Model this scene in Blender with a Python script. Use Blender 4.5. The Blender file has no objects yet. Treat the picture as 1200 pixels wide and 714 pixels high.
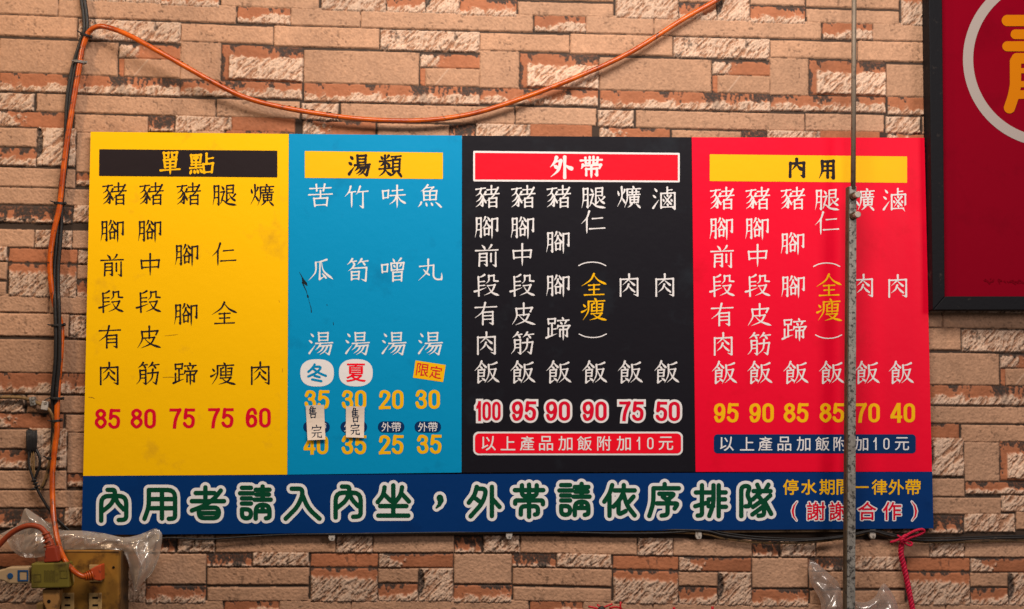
import bpy, bmesh, math, random
import numpy as np
from mathutils import Vector, Matrix

S = bpy.context.scene
COL = S.collection
R = math.radians

# ------------------------------------------------------------------ camera
PX = 0.00125                      # metres per photo pixel on the wall at the picture centre
DIST = 2.0
PITCH, YAW = R(4.3), R(2.6)
cam_pos = np.array([-DIST * math.tan(YAW), -DIST, -DIST * math.tan(PITCH)])
fwd = -cam_pos / np.linalg.norm(cam_pos)
right = np.cross(fwd, [0, 0, 1.0]); right /= np.linalg.norm(right)
up = np.cross(right, fwd)
D0 = float(np.linalg.norm(cam_pos))
cd = bpy.data.cameras.new('camera')
cam = bpy.data.objects.new('camera', cd); COL.objects.link(cam)
cd.sensor_width = 36.0
cd.lens = 36.0 * D0 / (1200 * PX)
cd.clip_start, cd.clip_end = 0.05, 50
M3 = Matrix((right.tolist(), up.tolist(), (-fwd).tolist())).transposed()
cam.matrix_world = Matrix.Translation(cam_pos.tolist()) @ M3.to_4x4()
S.camera = cam
S.view_settings.view_transform = 'Standard'
S.view_settings.look = 'None'
S.view_settings.exposure = 0.0
S.view_settings.gamma = 1.0
S.cycles.use_adaptive_sampling = False

# ------------------------------------------------------------------ light
W = bpy.data.worlds.new('World'); S.world = W; W.use_nodes = True
bg = W.node_tree.nodes['Background']
bg.inputs[0].default_value = (0.95, 0.86, 0.80, 1); bg.inputs[1].default_value = 0.08

def area(name, loc, target, sx, sy, power, colour):
    ld = bpy.data.lights.new(name, 'AREA'); ld.shape = 'RECTANGLE'
    ld.size, ld.size_y = sx, sy; ld.energy = power; ld.color = colour
    o = bpy.data.objects.new(name, ld); COL.objects.link(o)
    o.location = loc
    o.rotation_euler = (Vector(target) - Vector(loc)).to_track_quat('-Z', 'Y').to_euler()
    return o
area('stall_lamp', (0.08, -0.92, 0.98), (0.08, 0, 0.02), 1.1, 0.34, 23.5, (1.0, 0.90, 0.81))
area('stall_lamp', (-1.30, -0.75, 0.75), (-0.55, 0, 0.20), 0.14, 0.14, 7.2, (1.0, 0.74, 0.50))
area('stall_lamp', (1.20, -1.15, 0.34), (0.4, 0, -0.05), 0.34, 0.34, 5.4, (1.0, 0.89, 0.86))

# ------------------------------------------------------------------ helpers
def unproj(px, py, Y):
    """photo pixel -> point of the plane y = Y (arrays allowed)"""
    px = np.asarray(px, float); py = np.asarray(py, float); Y = np.asarray(Y, float)
    a = (px - 600) * PX / D0; b = (357 - py) * PX / D0
    dx = fwd[0] + a * right[0] + b * up[0]
    dy = fwd[1] + a * right[1] + b * up[1]
    dz = fwd[2] + a * right[2] + b * up[2]
    t = (Y - cam_pos[1]) / dy
    return np.stack([cam_pos[0] + t * dx, Y + 0 * t, cam_pos[2] + t * dz], -1)

def P(px, py, Y=0.0):
    return Vector(unproj(px, py, Y).tolist())

def mat(name, col, rough=0.5, spec=0.3, metal=0.0, bump=None, stain=None, mix=None):
    """principled material; bump=(scale,strength,dist) stain=(colour,scale,threshold,width) mix=(colour,scale)"""
    m = bpy.data.materials.new(name); m.use_nodes = True
    nt = m.node_tree; b = nt.nodes['Principled BSDF']
    b.inputs['Roughness'].default_value = rough
    b.inputs['Specular IOR Level'].default_value = spec
    b.inputs['Metallic'].default_value = metal
    b.inputs['Base Color'].default_value = (*col, 1)
    geo = nt.nodes.new('ShaderNodeNewGeometry')
    src = None
    def noise(scale, det=4, rgh=0.6):
        n = nt.nodes.new('ShaderNodeTexNoise'); n.inputs['Scale'].default_value = scale
        n.inputs['Detail'].default_value = det; n.inputs['Roughness'].default_value = rgh
        nt.links.new(geo.outputs['Position'], n.inputs['Vector']); return n
    def mixer(fac, a, c2):
        mx = nt.nodes.new('ShaderNodeMix'); mx.data_type = 'RGBA'
        nt.links.new(fac, mx.inputs[0])
        if a is None: mx.inputs[6].default_value = (*col, 1)
        else: nt.links.new(a, mx.inputs[6])
        mx.inputs[7].default_value = (*c2, 1)
        return mx.outputs[2]
    def ramp(sock, lo, hi):
        r = nt.nodes.new('ShaderNodeMapRange'); r.inputs[1].default_value = lo; r.inputs[2].default_value = hi
        r.clamp = True; nt.links.new(sock, r.inputs[0]); return r.outputs[0]
    if mix:
        src = mixer(ramp(noise(mix[1]).outputs[0], 0.35, 0.65), src, mix[0])
    if stain:
        src = mixer(ramp(noise(stain[1], 6, 0.65).outputs[0], stain[2], stain[2] + stain[3]), src, stain[0])
    if src is not None: nt.links.new(src, b.inputs['Base Color'])
    if bump:
        bp = nt.nodes.new('ShaderNodeBump'); bp.inputs['Strength'].default_value = bump[1]
        bp.inputs['Distance'].default_value = bump[2]
        nt.links.new(noise(bump[0], 3).outputs[0], bp.inputs['Height'])
        nt.links.new(bp.outputs[0], b.inputs['Normal'])
    return m

def tag(o, label=None, cat=None, group=None, kind=None):
    if label: o['label'] = label
    if cat: o['category'] = cat
    if group: o['group'] = group
    if kind: o['kind'] = kind
    return o

def empty(name, loc):
    o = bpy.data.objects.new(name, None); COL.objects.link(o); o.location = loc; o.empty_display_size = 0.02
    return o

def wloc(o):
    v = Vector(o.location)
    while o.parent: o = o.parent; v = v + Vector(o.location)
    return v

def link(name, me, material, parent=None, origin=None):
    """me is in world coordinates; its origin is moved to the parent's base or to its own middle"""
    if len(me.vertices):
        n = len(me.vertices); co = np.empty(n * 3); me.vertices.foreach_get('co', co); co = co.reshape(-1, 3)
        o0 = np.array(origin) if origin is not None else (co.min(0) + co.max(0)) / 2
        me.vertices.foreach_set('co', (co - o0).ravel()); me.update()
    else: o0 = np.zeros(3)
    o = bpy.data.objects.new(name, me); COL.objects.link(o)
    if material: me.materials.append(material)
    if parent: o.parent = parent; o.location = Vector(o0.tolist()) - wloc(parent)
    else: o.location = o0.tolist()
    return o

def mesh_np(name, verts, faces, smooth=False):
    me = bpy.data.meshes.new(name)
    me.from_pydata([tuple(v) for v in verts], [], faces); me.update()
    if smooth: me.shade_smooth()
    return me

def smooth_path(pts, n=8):
    p = np.array(pts, float)
    q = np.vstack([2 * p[0] - p[1], p, 2 * p[-1] - p[-2]]); out = []
    for i in range(len(p) - 1):
        a, b, c, d = q[i:i + 4]
        for k in range(n):
            t = k / n
            out.append(0.5 * (2 * b + (c - a) * t + (2 * a - 5 * b + 4 * c - d) * t * t + (3 * b - a - 3 * c + d) * t ** 3))
    out.append(p[-1]); return np.array(out)

def tube_into(bm, path, r, seg=10, smooth=6, cap=True):
    """path: list of world points; r: number or list per path point"""
    p = smooth_path(path, smooth) if smooth > 1 else np.array(path, float)
    rr = np.interp(np.linspace(0, 1, len(p)), np.linspace(0, 1, len(np.atleast_1d(r))), np.atleast_1d(r))
    t = np.gradient(p, axis=0); t /= np.linalg.norm(t, axis=1)[:, None] + 1e-12
    ref = np.array([0.0, 1.0, 0.0]) if abs(t[0][1]) < 0.9 else np.array([1.0, 0, 0])
    nrm = np.cross(t[0], ref); nrm /= np.linalg.norm(nrm); rings = []
    for i in range(len(p)):
        nrm = nrm - t[i] * np.dot(nrm, t[i]); nrm /= np.linalg.norm(nrm) + 1e-12
        bn = np.cross(t[i], nrm)
        rings.append([bm.verts.new((p[i] + rr[i] * (math.cos(a) * nrm + math.sin(a) * bn)).tolist())
                      for a in np.linspace(0, 2 * math.pi, seg, endpoint=False)])
    for a, b in zip(rings, rings[1:]):
        for k in range(seg):
            f = bm.faces.new((a[k], a[(k + 1) % seg], b[(k + 1) % seg], b[k])); f.smooth = True
    if cap:
        bm.faces.new(rings[0][::-1]); bm.faces.new(rings[-1])

def done(bm, name):
    bmesh.ops.recalc_face_normals(bm, faces=bm.faces)
    me = bpy.data.meshes.new(name); bm.to_mesh(me); bm.free(); return me

def tube(name, path, r, material, parent=None, seg=10, smooth=6):
    bm = bmesh.new(); tube_into(bm, path, r, seg, smooth); return link(name, done(bm, name), material, parent)

def pxpath(pts, Y=None):
    """[(px,py,Y)...] -> world points"""
    return [P(a[0], a[1], a[2] if len(a) > 2 else Y) for a in pts]

def prism_into(bm, poly, Yf, Yb, bevel=0.0, seg=2, taper=1.0, Yref=None):
    """poly: px outline at the front plane Yf, pushed straight back to Yb"""
    w = [P(x, y, Yf if Yref is None else Yref) for x, y in poly]
    for v in w: v.y = Yf
    b2 = bmesh.new()
    f = [b2.verts.new(v) for v in w]
    c = sum((Vector(v) for v in w), Vector()) / len(w)
    g = [b2.verts.new((c.x + (v.x - c.x) * taper, Yb, c.z + (v.z - c.z) * taper)) for v in w]
    n = len(f)
    b2.faces.new(f); b2.faces.new(g[::-1])
    for i in range(n): b2.faces.new((f[i], g[i], g[(i + 1) % n], f[(i + 1) % n]))
    bmesh.ops.recalc_face_normals(b2, faces=b2.faces)
    if bevel: bmesh.ops.bevel(b2, geom=list(b2.edges), offset=bevel, segments=seg, profile=0.5, affect='EDGES')
    me = bpy.data.meshes.new('tmp'); b2.to_mesh(me); b2.free(); bm.from_mesh(me); bpy.data.meshes.remove(me)

def prism(name, poly, Yf, Yb, material, parent=None, bevel=0.0008, seg=2, taper=1.0, Yref=None):
    bm = bmesh.new(); prism_into(bm, poly, Yf, Yb, bevel, seg, taper, Yref); return link(name, done(bm, name), material, parent)

def rect(x0, y0, x1, y1): return [(x0, y0), (x1, y0), (x1, y1), (x0, y1)]

# ------------------------------------------------------------------ noise (numpy, periodic)
def vnoise(X, Y, nx, ny, seed):
    """periodic value noise; X in [0,nx) lattice units, Y in [0,ny)"""
    rng = np.random.RandomState(seed); L = rng.rand(ny, nx)
    xi = np.floor(X).astype(int); yi = np.floor(Y).astype(int)
    fx = X - xi; fy = Y - yi; fx = fx * fx * (3 - 2 * fx); fy = fy * fy * (3 - 2 * fy)
    x0, x1, y0, y1 = xi % nx, (xi + 1) % nx, yi % ny, (yi + 1) % ny
    return (L[y0, x0] * (1 - fx) + L[y0, x1] * fx) * (1 - fy) + (L[y1, x0] * (1 - fx) + L[y1, x1] * fx) * fy

def fbm(U, V, base, octs, seed, gain=0.5):
    """U,V in [0,1) over the tile; base = lattice cells across"""
    s = 0; a = 1; tot = 0
    for k in range(octs):
        n = int(base * 2 ** k); s = s + a * vnoise(U * n, V * n, n, n, seed + 17 * k); tot += a; a *= gain
    return s / tot

# ------------------------------------------------------------------ the wall
C1, C2, C3 = 11859.0, 11719.5, 0.0305
def x_of(x, y):                       # unshear to the x at the top of the picture
    xt = x
    for _ in range(4): xt = x - (y / 350.0) * ((xt - 600) * 0.0145 - 3)
    return xt
def s_of(x, y): return -np.log((C1 - x_of(x, y)) / C2) / C3
def drift(x, y):
    d55 = np.interp(x, [-120, 0, 356, 720, 1060, 1320], [-4.5, 0, 13.3, 22.3, 30.5, 37])
    d650 = np.interp(x, [0, 600, 720, 860, 1060, 1320], [0, 0, 2.5, 5, 5, 6])
    t = (y - 55) / 595.0
    return d55 * (1 - t) + d650 * t
YK = [-353, -3, 347, 368, 396, 437.8, 462, 485, 503, 550, 575, 596, 620, 648, 665.5, 706, 1064]
VK = [-353, -3, 347, 368.5, 393.7, 436, 457.5, 481, 499.5, 545, 570, 590, 612, 640, 657.6, 697, 1047]
def v_of(x, y):
    y0 = y
    for _ in range(3): y0 = y - drift(x, y0)
    return np.interp(y0, YK, VK)
PER = 347.0                            # one repeat of the panel, in panel pixels
VP = 350.0
STONES = [  # x0, x1, y0, y1, kind   as they stand in the photograph
 (68.8, 276.6, 3, 23.7, 'S'), (279, 340, 7.4, 28.2, 'K'), (341, 422, 10.3, 31, 'S'),
 (212.6, 320, 30.2, 50.2, 'S'), (321.5, 444.7, 32.6, 56, 'S'), (445.7, 562, 36.8, 60.3, 'L'),
 (211.6, 259, 50.2, 94.3, 'S'), (260.3, 355, 54.6, 95.2, 'M'), (356.3, 491, 60.6, 98.6, 'S'),
 (493, 562, 64.5, 79.7, 'C'), (493, 498.3, 80.7, 101, 'R'), (499, 562, 81, 101.3, 'SX'),
 (212, 353.5, 96, 114.8, 'K'), (357, 562, 100.4, 121, 'K'),
 (399.6, 603, 124, 144, 'S'), (604.6, 698.4, 126.6, 146.6, 'S'), (701, 742.6, 129.8, 149.2, 'L'),
 (-3, 84, 131.7, 149, 'C'), (788, 868.7, 153.7, 174, 'S'), (870, 898, 154, 172, 'D'), (899.7, 961, 153.7, 174, 'L'), (961.8, 1031, 154, 173, 'R'),
 (-10, 43, 150.4, 172, 'S'), (-10, 42.5, 174, 194.6, 'K'), (43.8, 88, 150.4, 195, 'X'), (89.5, 133, 156.5, 202.5, 'S'),
 (134.5, 229, 157, 202.5, 'M'), (230.5, 262, 154, 203, 'S'), (263, 344, 154, 195.5, 'B'),
 (-80, 88, 196.6, 218.8, 'S'), (89.5, 180, 204.2, 219, 'K'), (181.5, 274, 204.2, 219, 'K'),
 (-50, 133, 221, 240, 'S'), (134.2, 200, 221, 240, 'L'), (201.5, 304, 221, 240, 'S'),
 (-40, 85, 241.5, 261.6, 'D'), (86.2, 150, 241.5, 261.6, 'L'), (151.5, 314, 241.5, 261.6, 'S'),
 (253, 393, 627.3, 647.5, 'S'), (394.5, 436, 627.3, 647.5, 'L'), (437.5, 532, 627.3, 647.5, 'S'), (533.2, 564.5, 629, 647.5, 'D'), (567, 608.5, 627.3, 647.5, 'L'),
 (364.5, 442.6, 649, 664.8, 'R'), (444.5, 531, 649.3, 665, 'C'), (600.7, 651, 648.7, 665, 'D'), (653, 716.5, 649, 665, 'L'), (532.2, 599.4, 649, 684.4, 'S'),
 (364.5, 442, 666.5, 705, 'B'), (443.7, 490, 666.5, 682.7, 'S'), (443.7, 489.5, 684.8, 704.6, 'K'), (491, 531, 666.3, 705, 'X'),
 (532, 599.4, 686.3, 706, 'K'), (601.3, 716.5, 666.2, 685.8, 'S'), (602, 716.3, 689, 705.3, 'S')]

def build_tile(k=2.5):
    nx, ny = int(PER * k), int(VP * k)
    xs = (np.arange(nx) + 0.5) / k; ys = (np.arange(ny) + 0.5) / k
    X, Y = np.meshgrid(xs, ys); U, V = X / PER, Y / VP
    H = np.zeros((ny, nx)); A = np.empty((ny, nx, 3)); A[:] = (0.046, 0.028, 0.019)
    wob = (fbm(U, V, 60, 2, 3) - 0.5) * 1.1
    wob2 = (fbm(U, V, 60, 2, 33) - 0.5) * 1.1
    big = fbm(U, V, 9, 4, 5); mid = fbm(U, V, 34, 4, 7); fine = fbm(U, V, 150, 3, 9)
    n1 = sum(a_ * vnoise(U * bx_, V * by_, bx_, by_, 11 + bx_) for bx_, by_, a_ in ((30, 16, .30), (66, 34, .30), (130, 76, .24), (240, 150, .16)))
    n1 = np.clip(0.5 + (n1 - 0.5) * 1.25, 0, 1); gr = vnoise(U * 300, V * 300, 300, 300, 91) * 0.6 + vnoise(U * 430, V * 430, 430, 430, 92) * 0.4; n2 = fbm(U, V, 45, 4, 13, 0.6)
    # rough broken stone: ridged noise stretched along a diagonal
    Ud, Vd = (U + 0.0), (V + U)        # periodic shear
    rid = 0; tot = 0
    for o, (bx, by, a) in enumerate([(22, 62, 0.9), (52, 116, 1.0), (120, 210, 0.8), (260, 310, 0.55)]):
        n = vnoise((Ud * bx + 0.35 * big), (Vd * by + 0.6 * mid), bx, by, 40 + o) ; rid = rid + a * (1 - np.abs(2 * n - 1)); tot += a
    rid /= tot
    rid = np.clip((rid - 0.30) / 0.5, 0, 1)
    pits = np.clip((fbm(U, V, 110, 2, 21, 0.7) - 0.66) / 0.10, 0, 1) * np.clip((fbm(U, V, 12, 3, 23) - 0.42) / 0.2, 0, 1)
    sand = np.array((0.455, 0.256, 0.156)); redc = np.array((0.375, 0.135, 0.062)); dark = np.array((0.045, 0.032, 0.026))
    pale = np.array((0.60, 0.415, 0.300)); warm = np.array((0.36, 0.180, 0.102))
    rng = random.Random(4)
    for st in STONES:
        x0, x1, y0, y1, kind = st
        xm, ym = (x0 + x1) / 2, (y0 + y1) / 2
        sa, sb = float(s_of(x0, ym)) * PER, float(s_of(x1, ym)) * PER
        va, vb = float(v_of(xm, y0)), float(v_of(xm, y1))
        w, h = sb - sa, vb - va
        dx = (X - sa) % PER; dy = (Y - va) % VP
        dx = np.where(dx > PER - 0.8, dx - PER, dx); dy = np.where(dy > VP - 0.8, dy - VP, dy)
        m = (dx < w + 1) & (dy < h + 1)
        idx = np.nonzero(m); lx, ly = dx[idx], dy[idx]
        u, q = lx / w, ly / h
        rough = kind in 'LX'
        e = 1.0 if not rough else 1.6
        gb = rng.choice((0, 0, 0, 0.5)); gt = 0.0; d = np.minimum(np.minimum(lx, w - lx) + wob[idx] * e, np.minimum(ly - gt, h - gb - ly) + wob2[idx] * e * 0.7)
        inside = d > -0.22
        edge = np.clip((d + 0.22) / 1.1, 0, 1); edge = edge * edge * (3 - 2 * edge)
        GR = gr[idx]; N1, N2, BG, MD, FN, RD, PT = n1[idx], n2[idx], big[idx], mid[idx], fine[idx], rid[idx], pits[idx]
        tone = 1 + rng.uniform(-0.07, 0.07); lift = rng.uniform(-0.0008, 0.0008)
        tintr = rng.uniform(-0.02, 0.02)
        def smooth_face():
            c = sand * tone * (0.86 + 0.26 * BG + 0.10 * (MD - 0.5))[:, None] * (0.80 + 0.4 * FN)[:, None]
            c = c * (1 + np.array([tintr, 0, -tintr]))
            c = c * (1 - 0.45 * PT)[:, None] * (0.84 + 0.32 * GR)[:, None]
            hh = 0.0024 + 0.6 * lift + 0.0006 * (MD - 0.5) + 0.0011 * (FN - 0.5) + 0.0009 * (GR - 0.5) - 0.0005 * PT
            return hh, c
        def red_face():
            c = redc * tone * (0.80 + 0.4 * BG)[:, None] * (0.85 + 0.3 * FN)[:, None]
            return 0.0014 + 0.6 * lift + 0.0009 * (FN - 0.5) + 0.0010 * (MD - 0.5), c
        def rough_face():  # pale ridges over brown hollows imitate the print's highlights in the colour
            f = np.clip((RD - 0.42) / 0.30 + (N2 - 0.5) * 1.2, 0, 1); hole = np.clip((0.34 - GR) / 0.12, 0, 1) * np.clip((0.62 - RD) / 0.2, 0, 1)
            c = warm * (1 - f)[:, None] + pale * f[:, None]
            c = c * (0.80 + 0.36 * FN)[:, None] * (0.80 + 0.40 * GR)[:, None] * (1 - 0.5 * hole)[:, None]
            return 0.0006 + 0.6 * lift + 0.0043 * RD + 0.0012 * (MD - 0.5) + 0.0010 * (GR - 0.5), c
        def mixin(a, b, f):
            return a[0] * (1 - f) + b[0] * f, a[1] * (1 - f)[:, None] + b[1] * f[:, None]
        def stain(a, f, deep=0.0008):  # dark ragged patches put the stone print's shading into the colour
            f = f * np.clip(0.86 + 0.9 * (FN - 0.45) + 0.9 * (GR - 0.45), 0.2, 1.0)
            return a[0] - deep * f, a[1] * (1 - f)[:, None] + dark * f[:, None] * (0.8 + 0.5 * FN)[:, None]
        st_ = lambda t, lo, hi: np.clip((t - lo) / (hi - lo), 0, 1)
        if kind == 'S': hc = smooth_face()
        elif kind == 'SX':
            hc = smooth_face()
            sc = np.clip(1.3 - np.abs((u - 0.42) * w * 0.82 + (q - 0.02) * h * 0.62), 0, 1) * (q < 0.97)
            hc = (hc[0] + 0.0007 * sc, hc[1] * (1 - 0.55 * sc)[:, None] + pale * 0.55 * sc[:, None])
        elif kind == 'R':
            hc = stain(red_face(), np.clip(st_(q + (N1 - 0.5) * 0.5, 0.92, 1.0) + st_(N1, 0.72, 0.78) * 0.6, 0, 1))
        elif kind == 'L':
            hc = stain(rough_face(), st_(N1, 0.70, 0.76) * 0.75)
        elif kind == 'X':
            hc = rough_face()
            half = np.sqrt(np.clip(1 - ((q - 0.4) / 0.42) ** 2, 0, 1)) * 7.0 + (N2 - 0.5) * 3
            hc = stain(hc, st_(half - lx, 0, 0.8), 0.003)
        elif kind == 'B':
            f = st_(q + (N1 - 0.5) * 0.35, 0.24, 0.34)
            hc = mixin(red_face(), rough_face(), f)
            hc = (hc[0], hc[1] * (1 - 0.12 * f)[:, None])
            hc = stain(hc, st_(0.05 + (N1 - 0.5) * 0.4 - q, 0, 0.05))
        elif kind == 'C':
            f = st_(N2 - 0.10 - u * 1.6 + (q - 0.5) * 0.25, 0.0, 0.12)
            hc = mixin(red_face(), rough_face(), f)
            hc = stain(hc, st_(0.10 + (N1 - 0.5) * 0.7 - q, 0, 0.08))
        elif kind == 'M':
            f = st_(u, 0.085, 0.095) * st_(q + (N1 - 0.5) * 0.22, 0.30, 0.36) * st_(0.985 - q + (N2 - 0.5) * 0.1, 0.0, 0.03)
            rf = rough_face(); rf = (rf[0] + 0.0008, np.clip(rf[1] * 1.14, 0, 0.8))
            hc = mixin(red_face(), rf, f)
            sf = np.maximum(st_(0.17 + (N1 - 0.5) * 1.2 + (BG - 0.5) * 0.8 - q, 0, 0.06), st_(N1 - 0.03 - u * 4, 0.40, 0.46) * (u < 0.085)) * (1 - f)
            hc = stain(hc, sf)
        elif kind == 'K':
            f = st_(q + (N2 - 0.5) * 0.7 + (u - 0.5) * 0.18, 0.50, 0.62)
            hc = mixin(red_face(), rough_face(), f)
            hc = stain(hc, st_(0.17 + (N1 - 0.5) * 1.7 + (BG - 0.5) * 1.6 - q, 0, 0.07) * (1 - 0.6 * f))
        else:  # D
            f = st_(q + (N2 - 0.5) * 0.5, 0.72, 0.84)
            hc = mixin(red_face(), rough_face(), f)
            hc = stain(hc, st_(0.64 + (N1 - 0.5) * 2.2 + (N2 - 0.5) * 0.4 - q, 0, 0.07))
        hh, cc = hc
        yy, xx = idx[0][inside], idx[1][inside]
        H[yy, xx] = (hh * (0.15 + 0.85 * edge))[inside]
        A[yy, xx] = (cc * (0.9 + 0.1 * edge)[:, None])[inside]
    return H, A, k

def bilin(T, sx, sy):
    ny, nx = T.shape[:2]
    sx = sx - 0.5; sy = sy - 0.5
    xi = np.floor(sx).astype(int); yi = np.floor(sy).astype(int); fx = sx - xi; fy = sy - yi
    if T.ndim == 3: fx = fx[..., None]; fy = fy[..., None]
    x0, x1, y0, y1 = xi % nx, (xi + 1) % nx, yi % ny, (yi + 1) % ny
    return (T[y0, x0] * (1 - fx) + T[y0, x1] * fx) * (1 - fy) + (T[y1, x0] * (1 - fx) + T[y1, x1] * fx) * fy

def build_wall(step=0.86):
    H, A, k = build_tile()
    xs = np.arange(-110, 1311, step); ys = np.arange(-80, 795, step)
    X, Y = np.meshgrid(xs, ys)
    s = s_of(X, Y); v = v_of(X, Y)
    sx = (s * PER) * k; sy = v * k
    h = bilin(H, sx, sy); a = bilin(A, sx, sy)
    # a breath of unevenness over the whole wall so the repeats are not identical
    rng_u = (X + 110) / 1500.0; rng_v = (Y + 80) / 1500.0
    big = fbm(rng_u, rng_v, 9, 5, 77)
    grime = np.clip((fbm(rng_u, rng_v, 14, 5, 78, 0.6) - 0.52) / 0.2, 0, 1)
    a = a * (0.92 + 0.16 * big)[..., None] * (1 - 0.16 * grime)[..., None]
    pos = unproj(X, Y, 0.0); pos[..., 1] = -h - 0.0016 * (big - 0.5)
    ny, nx = X.shape
    me = bpy.data.meshes.new('stone_wall')
    me.vertices.add(nx * ny); me.vertices.foreach_set('co', pos.reshape(-1).astype(np.float32))
    i = (np.arange(ny - 1)[:, None] * nx + np.arange(nx - 1)[None, :]).ravel()
    q = np.stack([i, i + nx, i + nx + 1, i + 1], -1).ravel().astype(np.int32)
    nf = len(i)
    me.loops.add(nf * 4); me.loops.foreach_set('vertex_index', q)
    me.polygons.add(nf); me.polygons.foreach_set('loop_start', np.arange(0, nf * 4, 4, dtype=np.int32))
    me.update(calc_edges=True); me.shade_smooth()
    at = me.attributes.new('stone_colour', 'FLOAT_COLOR', 'POINT')
    rgba = np.ones((nx * ny, 4), np.float32); rgba[:, :3] = a.reshape(-1, 3); at.data.foreach_set('color', rgba.ravel())
    m = bpy.data.materials.new('ledge_stone'); m.use_nodes = True; nt = m.node_tree; b = nt.nodes['Principled BSDF']
    at_n = nt.nodes.new('ShaderNodeAttribute'); at_n.attribute_name = 'stone_colour'
    nt.links.new(at_n.outputs['Color'], b.inputs['Base Color'])
    b.inputs['Roughness'].default_value = 0.72; b.inputs['Specular IOR Level'].default_value = 0.25
    geo = nt.nodes.new('ShaderNodeNewGeometry')
    n = nt.nodes.new('ShaderNodeTexNoise'); n.inputs['Scale'].default_value = 420; n.inputs['Detail'].default_value = 3
    nt.links.new(geo.outputs['Position'], n.inputs['Vector'])
    bp = nt.nodes.new('ShaderNodeBump'); bp.inputs['Strength'].default_value = 0.35; bp.inputs['Distance'].default_value = 0.0012
    nt.links.new(n.outputs[0], bp.inputs['Height']); nt.links.new(bp.outputs[0], b.inputs['Normal'])
    o = bpy.data.objects.new('stone_wall', me); COL.objects.link(o); me.materials.append(m)
    tag(o, 'wall clad in tan and rust coloured split ledge stone', 'wall', kind='structure')
build_wall()

# ------------------------------------------------------------------ lettering
# K: brush characters as strokes on a 100 x 100 square.  h level, s upright, v needle, p falling left, n falling right,
# d dot, t rising, k with corners, g with a hook at the end, r even round line
def sh(txt, x0=0, y0=0, x1=100, y1=100):
    out = []
    for part in txt.split(';'):
        part = part.split()
        if not part: continue
        out.append((part[0], [(x0 + float(a.split(',')[0]) * (x1 - x0) / 100, y0 + float(a.split(',')[1]) * (y1 - y0) / 100) for a in part[1:]]))
    return out
YUE = 'p 24,5 24,55 2,98;g 24,6 85,4 85,95 62,88;h 26,34 82,32;h 26,62 82,60'
ZHU = 'p 28,0 20,45 5,95;h 20,45 46,34;d 30,55 36,75 38,95;p 70,0 62,45 50,90;h 64,45 98,30;d 74,50 80,75 84,95'
SHUI = 'd 30,6 62,18;d 6,36 42,46;t 8,94 44,78 96,56'
KOU = 's 8,12 16,92;k 8,14 90,6 82,84;h 16,86 86,82'
SHIH = 'h 5,12 95,6;p 55,8 40,30 2,45;g 42,26 74,48 68,92 44,86;p 62,42 40,60 5,73;p 68,60 42,82 2,98;p 98,24 84,36 66,44;d 68,46 82,60 100,76'
ZHE = 'h 16,18 76,15;s 46,0 46,38;h 0,40 100,35;p 92,8 60,45 2,74;s 30,58 30,98;k 30,58 82,55 82,98;h 32,76 80,74;h 32,94 80,93'
GU = 'p 35,2 25,15 5,28;d 62,2 75,12 90,22;p 50,22 35,45 0,62;n 50,25 70,45 104,60;s 25,62 28,97;k 25,63 78,60 74,95;h 28,93 76,91'
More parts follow.
